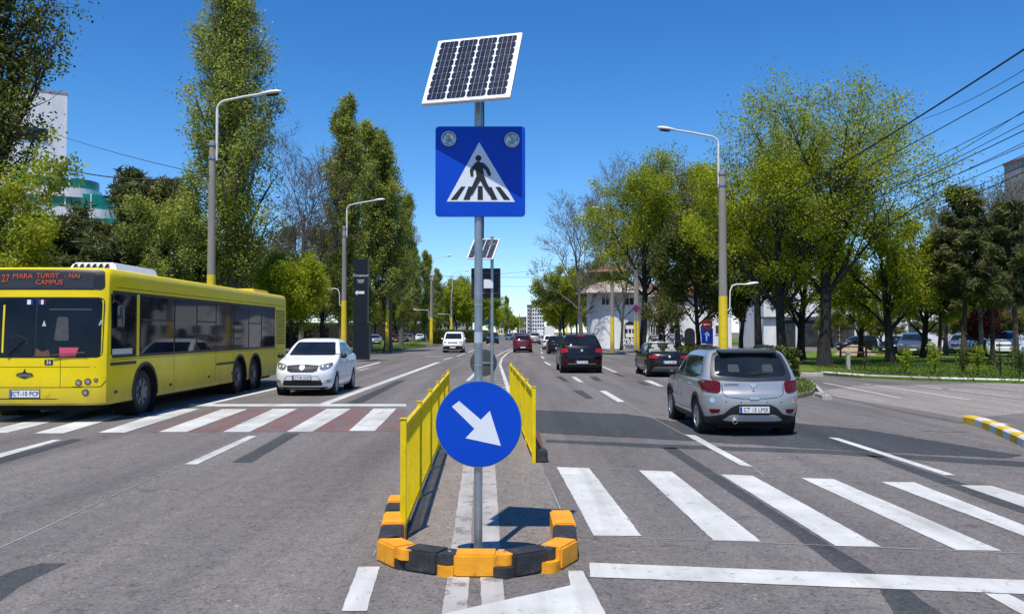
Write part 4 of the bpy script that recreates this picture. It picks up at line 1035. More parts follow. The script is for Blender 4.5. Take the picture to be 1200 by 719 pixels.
def generic_car(kind, label, paint, px, py, rear=True, sc=SC, rz=0, cat='car', lights=None, group=None, txt=None, name='car', low=True, Y=None, wr=None, ry=0):
    """rear: its back faces the camera, origin placed so that the near tyres touch at (px,py)"""
    wr = wr or {'suv': .365, 'van': .31}.get(kind, .315)
    t, bvh, f, bo, (W, yF, yR, wf, wb) = base_car(kind, label, paint, (0, 0, 0), (0 if rear else PI)+rz, sc, cat, group=group, lowdetail=low, wr=wr, name=name)
    p = G(px, py); off = (-wb if rear else wf)*sc
    ang = (0 if rear else PI)+rz
    if abs(math.sin(ang)) > .7: off = W*sc
    t.location = (p.x, p.y+off, 0)
    zb, zt = {'hatch': (1.0, 1.40), 'sedan': (1.02, 1.375), 'suv': (1.17, 1.58), 'van': (1.17, 1.66)}[kind]
    sp = {'hatch': [.0, -.95], 'sedan': [-.02, -.82], 'suv': [.05, -.92], 'van': [.35, .2]}[kind]
    glasshouse(t, bvh, f, zb, zt, sp, ins_r=.18, van=(kind == 'van'), rear=(kind != 'van'), rg=(zb+.04, zt+.03, .82))
    zl_ = zb-.16
    for s in (1, -1):
        a = [(-.97*W, zl_+.10), (-.66*W, zl_+.08), (-.64*W, zl_-.07), (-.95*W, zl_-.10)]
        a = rpoly(a if s > 0 else mir(a), .04)
        surf_patch('tail_light', bvh, a, 'B', MAT[lights or 'lamp_r'], t, .012, .06)
        b = [(-.55*W, zl_-.08), (-.60*W, zl_-.17), (-.88*W, zl_-.12), (-.90*W, zl_-.02)]; b = rpoly(b if s > 0 else mir(b), .03)
        surf_patch('headlight', bvh, b, 'F', MAT['lamp_w'], t, .012, .06)
        mirror(t, s*(W-.03), yF-1.24, zb+.04, s, paint)
    surf_patch('grille', bvh, rpoly([(-.50*W, zl_-.07), (.50*W, zl_-.07), (.44*W, zl_-.2), (-.44*W, zl_-.2)], .02), 'F', MAT['black'], t, .006, .06)
    surf_patch('air_intake', bvh, rpoly([(-.60*W, .42), (.60*W, .42), (.64*W, .28), (-.64*W, .28)], .02), 'F', MAT['black'], t, .006, .06)
    surf_patch('lower_bumper', bvh, rpoly([(-.85*W, .24), (.85*W, .24), (.8*W, .40), (-.8*W, .40)], .03), 'B', MAT['black'], t, .005, .06)
    if kind == 'van': surf_patch('front_bumper', bvh, rpoly([(-.95*W, .30), (.95*W, .30), (.93*W, .58), (.6*W, .62), (-.6*W, .62), (-.93*W, .58)], .03), 'F', MAT['black'], t, .010, .06)
    plate(t, bvh, 0, .50 if rear else .47, 'B' if rear else 'F', txt)
    for pj in 'LR':
        seam(t, bvh, [(.0, .36), (-.02, .7), (.0, zb)], pj)
        surf_patch('sill_cladding', bvh, [(wf-.4, .25), (wf-.4, .32), (wb+.4, .32), (wb+.4, .25)], pj, MAT['black'], t, .006, .1)
    return t, bvh, (W, yF, yR, wf, wb)
# black SUV going away
t, bvh, (W, yF, yR, wf, wb) = generic_car('suv', 'black SUV with bright red tail lights driving away behind the silver hatchback', MAT['bpaint'], 680.5, 436.5, lights='lamp_br', txt='CT 09 VOP', low=False, sc=.93)
surf_patch('brake_light', bvh, [(-.16, 1.645), (.16, 1.645), (.16, 1.675), (-.16, 1.675)], 'B', MAT['lamp_br'], t, .012, .06)
for s in (1, -1):
    a = rpoly([(-.80*s, .62), (-.60*s, .62), (-.60*s, .50), (-.80*s, .50)][::s], .02); surf_patch('reflector', bvh, a, 'B', MAT['lamp_r'], t, .01, .06)
surf_patch('bumper_strip', bvh, [(-.62, .42), (.62, .42), (.62, .44), (-.62, .44)], 'B', MAT['alu'], t, .012, .08)
seam(t, bvh, [(-.62, 1.1), (-.60, .78), (.60, .78), (.62, 1.1)], 'B', .012, 'tailgate_seam')
surf_patch('emblem', bvh, disc(0, 1.02, .05), 'B', MAT['chrome'], t, .01, .05)
for s in (-1, 1): MB().tube([(s*.66, .1, 1.68), (s*.66, 0, 1.74), (s*.65, -1.5, 1.745), (s*.63, -1.65, 1.70)], .018, 8).build('roof_rail', MAT['black'], t, 50)
# black convertible
def convertible():
    cut = MB().box(-.62, -1.02, .62, .62, .52, 1.6)
    t, bvh, f, bo, (W, yF, yR, wf, wb) = base_car('sedan', 'black open-top convertible with cream headrests in the right-hand lane', MAT['bpaint'], (0, 0, 0), 0, SC, 'car', zmax=1.0, extra_cut=[cut], wr=.33)
    p = G(781, 441); t.location = (p.x, p.y+1.4*SC, 0)
    MB().box(-.615, -1.015, .615, .615, .515, .63).build('cabin_floor', MAT['black'], t)
    for s in (-1, 1):
        seat = MB().box(s*.34-.22, -.35, .64, s*.34+.22, .15, .78).box(s*.34-.22, -.52, .78, s*.34+.22, -.36, 1.14).build('front_seat', MAT['cream'], t, bevel=.04)
        MB().box(s*.34-.13, -.54, 1.17, s*.34+.13, -.44, 1.33).build('headrest', MAT['cream'], seat, bevel=.03)
        seat = MB().box(s*.32-.24, -1.0, .64, s*.32+.24, -.80, 1.06).build('rear_seat', MAT['cream'], t, bevel=.04)
        MB().box(s*.32-.12, -.98, 1.08, s*.32+.12, -.90, 1.20).build('headrest', MAT['cream'], seat, bevel=.03)
        mirror(t, s*.82, .62, 1.0, s, MAT['bpaint'])
        a = rpoly([(-.80*s, .90), (-.44*s, .86), (-.46*s, .78), (-.80*s, .78)][::s], .03); surf_patch('tail_light', bvh, a, 'B', MAT['lamp_br'], t, .012, .06)
    fr = MB().tube([(-.72, .95, .98), (-.66, .62, 1.25), (-.58, .40, 1.37), (0, .36, 1.40), (.58, .40, 1.37), (.66, .62, 1.25), (.72, .95, .98)], .028, 8).build('windscreen_frame', MAT['alu'], t, 60)
    m, nt, p_ = new_mat('clear_glass'); p_.inputs['Transmission Weight'].default_value = .9; p_.inputs['Roughness'].default_value = .02; p_.inputs['Base Color'].default_value = (.6, .7, .7, 1); p_.inputs['IOR'].default_value = 1.1
    MB().add([(-.70, .94, .99), (.70, .94, .99), (.57, .41, 1.36), (-.57, .41, 1.36)], [(0, 1, 2, 3)]).build('windscreen', m, t)
    MB().box(-.60, -1.25, 1.0, .60, -1.03, 1.05).build('folded_roof', MAT['dgrey'], t, bevel=.02)
    plate(t, bvh, 0, .62, 'B', 'CT 22 ABR')
    surf_patch('lower_bumper', bvh, rpoly([(-.7, .24), (.7, .24), (.66, .38), (-.66, .38)], .03), 'B', MAT['dgrey'], t, .005, .06)
    surf_patch('bumper_strip', bvh, [(-.6, .40), (.6, .40), (.6, .415), (-.6, .415)], 'B', MAT['chrome'], t, .01, .08)
    surf_patch('emblem', bvh, disc(0, .84, .045), 'B', MAT['chrome'], t, .01, .05)
    return t
convertible()
generic_car('van', 'small white delivery van coming towards the camera', MAT['wpaint'], 531, 413, rear=False, sc=.95, cat='van', name='delivery_van', txt='')
generic_car('suv', 'dark blue car coming towards the camera beyond the white van', MAT['blpaint'], 577, 402.5, rear=False, sc=.98, txt='')
generic_car('hatch', 'small teal car far down the oncoming lane', MAT['cypaint'], 596.5, 398.4, rear=False, txt='')
generic_car('suv', 'dark red estate car driving away in the middle of the avenue', MAT['rpaint'], 612.5, 412.7, sc=.86, txt='')
generic_car('suv', 'dark grey car right in front of the red estate car', MAT['gpaint'], 609, 404.5, sc=.95, txt='')
generic_car('suv', 'silver SUV driving away to the right of the red estate car', MAT['silver'], 626.5, 402.6, sc=.95, txt='')
generic_car('hatch', 'white car half hidden behind the black hatchback on the avenue', MAT['wpaint'], 645.5, 409.4, txt='')
generic_car('hatch', 'black hatchback just in front of the black SUV', MAT['bpaint'], 653.5, 414.4, txt='')
generic_car('sedan', 'far dark saloon ahead of the silver SUV', MAT['gpaint'], 617, 398.5, txt='')
# parked cars on the left
GL = 'cars parked beyond the left verge'
generic_car('hatch', 'red car parked behind the left verge', MAT['rpaint'], 460, 401.5, rear=False, rz=.3, group=GL)
generic_car('suv', 'dark grey car parked next to the red one on the left', MAT['gpaint'], 471, 400.6, rear=False, rz=.2, group=GL, sc=.88)
generic_car('hatch', 'silver-grey car parked between the dark grey and the white one on the left', MAT['silver'], 479.5, 400.2, rear=False, rz=.15, group=GL)
generic_car('sedan', 'white low car parked at the right end of the row on the left', MAT['wpaint'], 491, 399.8, rear=False, rz=.1, group=GL)
generic_car('hatch', 'silver car parked just right of the dark totem', MAT['silver'], 437, 404, rear=False, rz=.3, group=GL)
generic_car('van', 'white van parked behind the hedge left of the moving white van', MAT['wpaint'], 512.5, 398.6, rear=False, cat='van', name='parked_van')
# parked cars on the right behind the trees
GR = 'cars parked behind the park trees'
generic_car('sedan', 'dark car parked behind the park trees, front to the lawn', MAT['gpaint'], 1083, 418, rear=False, rz=-.5, group=GR, sc=1.1)
generic_car('hatch', 'dark hatchback parked left of the dark saloon in the park', MAT['bpaint'], 1058, 415.5, rear=False, rz=-.9, group=GR)
generic_car('hatch', 'black car parked near the sand heap', MAT['bpaint'], 1008, 411.5, rear=False, rz=-1.3, group=GR)
generic_car('hatch', 'white car parked between the pine trunks', MAT['wpaint'], 1160, 418, rear=False, rz=-.6, group=GR, sc=1.1)
generic_car('sedan', 'white car parked at the right edge of the picture', MAT['wpaint'], 1193, 420, rear=False, rz=-.5, group=GR, sc=1.2)
generic_car('hatch', 'silver car parked left of the pines', MAT['silver'], 1140, 415.5, rear=False, rz=-.7, group=GR, sc=1.05)
# box trucks far away
def truck(label, px, py, sc=1):
    p = G(px, py); t = thing('box_truck', label, 'truck', p, 0, sc)
    MB().box(-1.1, 0, .9, 1.1, 4.5, 3.1).build('cargo_box', MAT['wpaint'], t, bevel=.04)
    MB().box(-1.0, 4.6, .6, 1.0, 6.2, 2.3).build('cab', MAT['wpaint'], t, bevel=.12)
    MB().box(-1.05, .1, .55, 1.05, 4.6, .88).build('chassis', MAT['black'], t)
    for y in (.9, 5.2):
        for s in (-1, 1): wheel(t, s*.9, y, .4, .25, s, MAT['hub'], 5)
    return t
truck('white box truck far down the avenue', 644, 397.5); truck('smaller white box truck left of the other one', 633, 396, .8)

# ------------------------------------------------------------------ the bus
def bus():
    X1 = -7.65; Wd = 2.80; cx = X1-Wd/2; Y0 = 16.0; Ln = 12.9; H = 2.93; hw = Wd/2
    t = thing('city_bus', 'long yellow city bus with dark windows and orange destination display, stopped at the left', 'bus', (cx, Y0, 0))
    # local: front at y=0 facing -y; side +x towards the road
    def sl(z):   # front slope: windscreen leans back slightly
        return .0 if z < 1.15 else .10*((z-1.15)/(H-1.15))**1.3
    zs = [.33, .37, .45, .7, 1.0, 1.15, 1.3, 1.6, 1.9, 2.2, 2.45, 2.65, 2.78, 2.855, 2.90, 2.93]
    ins = lambda z: 0 if z < 2.8 else (0.006 if z < 2.85 else .02 if z < 2.88 else .05 if z < 2.91 else .12)
    vs = []; nfr = 8; n = None
    for z in zs:
        i = ins(z); w = hw-i-(.02 if z < .36 else 0); yf = sl(z)+i*.8+(.03 if z < .36 else 0); ring = []
        for k in range(-nfr, nfr+1):
            s = math.sin(k/nfr*PI/2); q = 1-math.cos(k/nfr*PI/2); ring.append((w*s, yf+.10*s*s+.16*q**3, z))
        ya = yf+.26; yb = Ln-i-.05
        for k in range(1, 13): ring.append((w, ya+(yb-ya)*k/12, z))
        ring += [(w-.05, Ln-i, z), (0, Ln-i, z), (-w+.05, Ln-i, z)]
        for k in range(0, 12): ring.append((-w, yb+(ya-yb)*k/12, z))
        n = len(ring); vs += ring
    R = len(zs); fs = [(i*n+k, i*n+(k+1) % n, (i+1)*n+(k+1) % n, (i+1)*n+k) for i in range(R-1) for k in range(n)]+[tuple(range(n)), tuple((R-1)*n+k for k in range(n))]
    me = bpy.data.meshes.new('body'); me.from_pydata(vs, [], fs)
    bm = bmesh.new(); bm.from_mesh(me); bmesh.ops.recalc_face_normals(bm, faces=bm.faces); bm.to_mesh(me); bm.free()
    bvh = BVHTree.FromPolygons([Vector(v) for v in vs], fs)
    wy = [1.84, 8.02, 9.48]; wr = .46
    cuts = []
    for y in wy:
        for s in (-1, 1):
            cuts.append(MB().lathe([(s*(hw-.40), 0), (s*(hw-.40), wr+.11), (s*(hw+.4), wr+.11), (s*(hw+.4), 0)], 'x', 32, (0, y, wr)))
    # hollow saloon so that the glass has depth behind the front window
    body = boolean(me, cuts); body.name = 'body'; body.materials.clear(); body.materials.append(MAT['busy']); body.shade_smooth(); body.set_sharp_from_angle(angle=math.radians(30))
    bo = bpy.data.objects.new('body', body); COL.objects.link(bo); bo.parent = t
    for y in wy:
        for s in (-1, 1):
            w = wheel(t, s*(hw-.20), y, wr, .28, s, MAT['hub'], 8, .60)
            MB().lathe([(s*(hw-.10), .10), (s*(hw-.035), .12), (s*(hw-.03), 0)], 'x', 20, (0, y, wr)).build('hub', MAT['hub'], w)
            MB().lathe([(s*(hw-.42), 0), (s*(hw-.42), wr+.107), (s*(hw+.008), wr+.107)], 'x', 24, (0, y, wr)).build('wheel_well', MAT['under'], t)
    MB().box(-hw+.45, .5, .2, hw-.45, Ln-.3, .34).build('underbody', MAT['under'], t)
    fr = lambda px: (px-600)/62.5-cx; fz = lambda py: 1.7+(389-py)/62.5
    # x is mirrored for 'F'-style casts: here front faces -y, use 'B'
    P = lambda name, poly, mat, off=.005, par=t, g=.12, dp=.008: surf_patch(name, bvh, poly, 'B', mat, par, off, g, dp)
    R_ = lambda x0, y0, x1, y1, r=.03: rpoly([(fr(x0), fz(y1)), (fr(x1), fz(y1)), (fr(x1), fz(y0)), (fr(x0), fz(y0))], r)
    e = hw-.085
    P('windscreen_seal', rpoly([(-e, 1.22), (e, 1.22), (e+.01, 2.36), (-e-.01, 2.36)], .12), MAT['busd'], .004)
    e2 = e-.03
    ws = P('windscreen', rpoly([(-e2, 1.25), (-.05+.14, 1.25), (-.05+.14, 2.33), (-e2, 2.33)], .09), MAT['glass_b'], .010)
    ws2 = P('windscreen', rpoly([(.13, 1.25), (e2, 1.25), (e2, 2.33), (.13, 2.33)], .09), MAT['glass_b'], .010)
    P('destination_housing', rpoly([(-e, 2.50), (e, 2.50), (e-.02, 2.885), (-e+.02, 2.885)], .09), MAT['busd'], .006)
    ds = P('destination_display', rpoly([(-1.25, 2.53), (fr(105), 2.53), (fr(105), 2.82), (-1.25, 2.82)], .01), M('display_glass', (.035, .030, .030), .3, 0, 0), .010)
    yv = lambda x, z: bvh.ray_cast(Vector((x, -6, z)), Vector((0, 1, 0)))[0].y
    for s, px, py, sz, sx in (('MARA', 23.5, 323.2, .132, 1.05), ('TURIST', 53, 322.6, .128, 1.05), ('CAMPUS', 55, 330.4, .128, 1.05), ('- NAI', 81, 322.8, .125, 1.05), ('27', 3, 326, .20, .75)):
        text_mesh('led_lettering', s, sz, MAT['led'], ds, (fr(px), yv(fr(px), fz(py))-.026, fz(py)), (PI/2-.06, 0, 0), sx=sx)
    # front panels
    P('front_seam', [(-e, fz(429.5)), (fr(110), fz(429.5)), (fr(110), fz(430.1)), (-e, fz(430.1))], MAT['seam'], .0015)
    P('front_seam', [(fr(70.7), fz(453)), (fr(71.3), fz(453)), (fr(71.3), fz(418.5)), (fr(70.7), fz(418.5))], MAT['seam'], .0015)
    P('front_seam', [(-e, fz(453.2)), (fr(95), fz(453.2)), (fr(100), fz(449)), (fr(118), fz(446.3)), (fr(118), fz(447)), (fr(100), fz(449.8)), (fr(95.5), fz(454)), (-e, fz(454))], MAT['seam'], .0015)
    P('bumper_crease', [(-e, fz(466.2)), (fr(66), fz(466.6)), (fr(70), fz(467.4)), (-e, fz(467.6))], MAT['seam'], .002)
    # maker's badge
    em = [(20, 439.5), (22, 436.8), (27.5, 436.2), (29, 434.5), (30, 431.6), (31, 434.5), (32.5, 436.2), (38, 436.8), (40.5, 439.8), (36, 441), (30, 443), (25, 441.4)]
    P('emblem', [(fr(a), fz(b)) for a, b in em][::-1], MAT['black'], .012)
    for k in range(2):
        P('emblem_line', [(fr(22), fz(438.3+1.6*k)), (fr(38), fz(438.3+1.6*k)), (fr(38), fz(438.7+1.6*k)), (fr(22), fz(438.7+1.6*k))], MAT['chrome'], .0135, dp=.001)
    nb = P('fleet_number', R_(53, 421, 62.5, 427.5, .005), MAT['sign_black'], .006)
    text_mesh('lettering', '36', .105, MAT['sign_white'], nb, (fr(57.7), yv(fr(57.7), fz(424))-.012, fz(424.2)))
    pb = P('number_plate', R_(13, 456.8, 47.5, 465, .01), MAT['plate'], .012)
    P('plate_frame', R_(12, 455.8, 48.4, 466, .01), MAT['black'], .006, pb)
    P('country_strip', R_(13.4, 457.2, 16, 464.6, .004), MAT['eub'], .0135, pb, dp=.001)
    text_mesh('lettering', 'CT-10 FCF', .118, MAT['ink'], pb, (fr(31.8), yv(fr(31), fz(460.8))-.018, fz(460.9)), sx=.92)
    c = disc(fr(55.5), fz(460), .065); o = P('tow_cap', c, MAT['busy'], .006, dp=.01)
    for s in (1, -1):
        hp = [(83, 452.3), (88, 447), (97, 443.6), (118, 441.5), (121, 442.5), (115, 452.3)]
        hp = [(fr(a), fz(b)) for a, b in hp][::-1]
        hp = hp if s > 0 else mir(hp)
        hs = P('headlight', rpoly(hp, .03), MAT['busy'], .012, g=.06)
        for (a, b, r) in ((92, 448, .062), (102, 446.8, .062), (110.5, 445.3, .038)):
            x = fr(a)*s; P('lamp_ring', disc(x, fz(b), r), MAT['wood'], .018, hs, .06, .004); P('lamp_lens', disc(x, fz(b), r*.66), MAT['lamp_w'], .024, hs, .06, .004)
        x = fr(99.5)*s; fo = P('fog_lamp', disc(x, fz(459.5), .06), MAT['dgrey'], .012, t, .06); P('lamp_lens', disc(x, fz(459.5), .036), MAT['lamp_w'], .018, fo, .06)
    # wipers and bits behind glass
    MB().tube([(fr(0)+.15, -.03+.0, 1.27), (fr(28), -.045+.0, 1.55)], .012, 6).build('wiper', MAT['busd'], t); MB().tube([(.45, -.03, 1.27), (1.05, .02, 1.32)], .012, 6).build('wiper', MAT['busd'], t)
    y0 = yv(fr(80), 1.35)
    P('pink_card', [(fr(70), fz(418.2)), (fr(88), fz(418.2)), (fr(91), fz(407)), (fr(69.5), fz(407))], MAT['pink'], .0135, ws2)
    for (x0, x1) in ((43.5, 52), (30, 36.5)):
        wdt = (x1-x0)/3
        for k, mm in enumerate(('eub', 'white', 'lamp_r') if x0 > 40 else ('white', 'white', 'eub')):
            P('pennant', [(fr(x0+k*wdt), fz(356.5)), (fr(x0+(k+1)*wdt), fz(356.5)), (fr(x0+(k+1)*wdt), fz(351)), (fr(x0+k*wdt), fz(351))], MAT[mm], .0135, ws2 if x0 > 40 else ws, dp=.001)
    P('dashboard_clutter', rpoly([(fr(41), fz(417.5)), (fr(60), fz(417.5)), (fr(57), fz(409)), (fr(50), fz(412)), (fr(43), fz(408))], .02), MAT['wood'], .0125, ws2)
    P('steering_wheel', ring_pts(fr(20), 1.42, .20, .225, 10, 120, 10), MAT['black'], .0125, ws, g=.2)
    P('seat_glimpse', rpoly([(fr(63), fz(399)), (fr(80), fz(399)), (fr(78), fz(371)), (fr(66), fz(371))], .05), MAT['dgrey'], .0122, ws2)
    P('sun_visor', rpoly([(fr(56), fz(363)), (fr(104), fz(363)), (fr(104), fz(361.6)), (fr(56), fz(361.6))], .01), MAT['dgrey'], .0122, ws2)
    P('handrail_glimpse', [(fr(2), fz(413)), (fr(4.2), fz(413)), (fr(4.2), fz(357)), (fr(2), fz(357))], MAT['busy'], .0125, ws)
    for a, b in ((114, 378), (51, 379)): P('dashboard_trinket', [(fr(a-2.5), fz(b+3)), (fr(a+2.5), fz(b+3)), (fr(a), fz(b-4))], MAT['alu'], .0125, ws2)
    # side: windows
    SP = lambda name, poly, mat, off=.004, par=t, dp=.006, g=.4: [surf_patch(name, bvh, poly, pj, mat, par, off, g, dp) for pj in 'RL']
    SP('window_band', rpoly([(.34, 1.20), (11.55, 1.20), (11.55, 2.50), (.34, 2.50)], .04), MAT['busd'], .004)
    Yp = lambda px: 7650/(600-px)-Y0
    ed = [Yp(x) for x in (163.5, 204, 230, 252.6, 273.6, 291, 306, 322)]
    def win(a, b, z0=1.26, z1=2.44, vent=False):
        zz = z0+.68 if vent else None
        ws_ = SP('side_window', rpoly([(a, z0), (b, z0), (b, z1), (a, z1)], .03), MAT['glass_b'], .009, g=.6)
        if vent:
            for o_, pj in zip(ws_, 'RL'):
                surf_patch('vent_rail', bvh, [(a+.02, zz), (b-.02, zz), (b-.02, zz+.035), (a+.02, zz+.035)], pj, MAT['busd'], o_, .012, .6, .003)
        return ws_
    win(Yp(127)+.12, Yp(158.5)); SP('yellow_pillar', [(Yp(160), 1.22), (Yp(163), 1.22), (Yp(163), 2.47), (Yp(160), 2.47)], MAT['busy'], .010, g=.6)
    for i in range(len(ed)-1): win(ed[i]+.05, ed[i+1]-.03, vent=i in (0, 2, 5))
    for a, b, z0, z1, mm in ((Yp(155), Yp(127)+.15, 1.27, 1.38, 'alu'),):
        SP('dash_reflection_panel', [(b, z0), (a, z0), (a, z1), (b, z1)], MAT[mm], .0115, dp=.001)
    # engine louvres
    for k in range(15):
        z = 1.32+k*.075; SP('louvre', [(Yp(323.5), z), (Yp(333.5), z), (Yp(333.5), z+.03), (Yp(323.5), z+.03)], MAT['seam'], .006, g=.6)
    for px in (204, 253, 274, 322): SP('panel_seam', [(Yp(px), .42), (Yp(px)+.012, .42), (Yp(px)+.012, 1.19), (Yp(px), 1.19)], MAT['seam'], .0015, g=.6, dp=.001)
    SP('rubbing_strip', [(Yp(127)+.1, 1.06), (Yp(160), 1.06), (Yp(160), 1.12), (Yp(127)+.1, 1.12)], MAT['busd'], .008)
    SP('rubbing_strip', [(Yp(254), .84), (Yp(275), .84), (Yp(275), .90), (Yp(254), .90)], MAT['busd'], .008)
    SP('skirt_seam', [(.3, 1.165), (11.9, 1.165), (11.9, 1.175), (.3, 1.175)], MAT['seam'], .0015, dp=.001)
    for y in wy: SP('arch_trim', ring_pts(y, wr, wr+.105, wr+.165, -8, 188), MAT['busd'], .014, dp=.02, g=.2)
    for y, z in ((.45, .52), (3.1, .5), (5.5, .55), (7.3, .55)): SP('side_marker', rpoly([(y, z), (y+.12, z), (y+.12, z+.06), (y, z+.06)], .01), MAT['lamp_r'], .008)
    SP('roof_seam', [(.5, 2.56), (12.7, 2.56), (12.7, 2.572), (.5, 2.572)], MAT['seam'], .0012, dp=.001, g=.6)
    # mirror
    mb = MB().tube([(hw-.02, .32, 2.25), (hw+.07, .30, 2.3), (hw+.10, .42, 2.25)], .02, 8).build('mirror_arm', MAT['black'], t, 50)
    MB().box(hw+.02, .44, 1.78, hw+.16, .54, 2.22).build('mirror_housing', MAT['dgrey'], mb, bevel=.03)
    # roof unit with slots, rear pod
    xa, xb = fr(45), fr(116)-.1
    ru = MB().prism([(xa+.04, .9, 2.9), (xb, .9, 2.9), (xb-.10, 1.0, 3.09), (xa+.12, 1.0, 3.09)], (0, 2.0, 0)).build('roof_unit', MAT['white'], t, bevel=.03)
    for k in range(6):
        x = xa+.16+k*.125; MB().add([(x, .905-.012+.0, 2.97), (x+.075, .893, 2.97), (x+.092, .945, 3.06), (x+.027, .945, 3.06)], [(0, 1, 2, 3)]).build('slot', MAT['under'], ru)
    MB().box(-.9, 10.6, 2.92, 1.0, 12.2, 3.06).build('rear_pod', MAT['busy'], t, bevel=.04)
    return t
bus()
# ------------------------------------------------------------------ trees
def rot_to(d, rng, ang):
    """unit vector at `ang` from d in a random azimuth"""
    a = Vector((1, 0, 0)) if abs(d.x) < .8 else Vector((0, 1, 0)); u = d.cross(a).normalized(); w = d.cross(u); t = rng.uniform(0, 2*PI)
    return (d*math.cos(ang)+(u*math.cos(t)+w*math.sin(t))*math.sin(ang)).normalized()
def branch(p, d, ln, r, n, rng, wander=.12, up=.0, taper=.25):
    pts = [Vector(p)]; rad = [r]
    for i in range(n):
        d = (d+Vector((rng.gauss(0, wander), rng.gauss(0, wander), rng.gauss(0, wander)+up))).normalized()
        pts.append(pts[-1]+d*(ln/n)); rad.append(r*(1-(1-taper)*(i+1)/n))
    return pts, rad
def leaves(pts, radius, per, size, rng, squash=1.0, aspect=1.0):
    P = np.array([[p[0], p[1], p[2]] for p in pts]); N = len(P)*per
    c = np.repeat(P, per, 0)+rng.normal(0, radius, (N, 3))*np.array([1, 1, squash])
    n = rng.normal(0, 1, (N, 3)); n[:, 2] += .4; n /= np.linalg.norm(n, axis=1)[:, None]
    a = np.cross(n, rng.normal(0, 1, (N, 3))); a /= np.linalg.norm(a, axis=1)[:, None]; b = np.cross(n, a)
    s = size*rng.uniform(.6, 1.35, (N, 1)); a *= s*.5*aspect; b *= s*.5
    v = np.stack([c-a, c-b*.55, c+a, c+b*.55], 1) if aspect >= 1 else np.stack([c-a, c-b, c+a, c+b], 1)
    return v.reshape(-1, 3)
TREES = {}
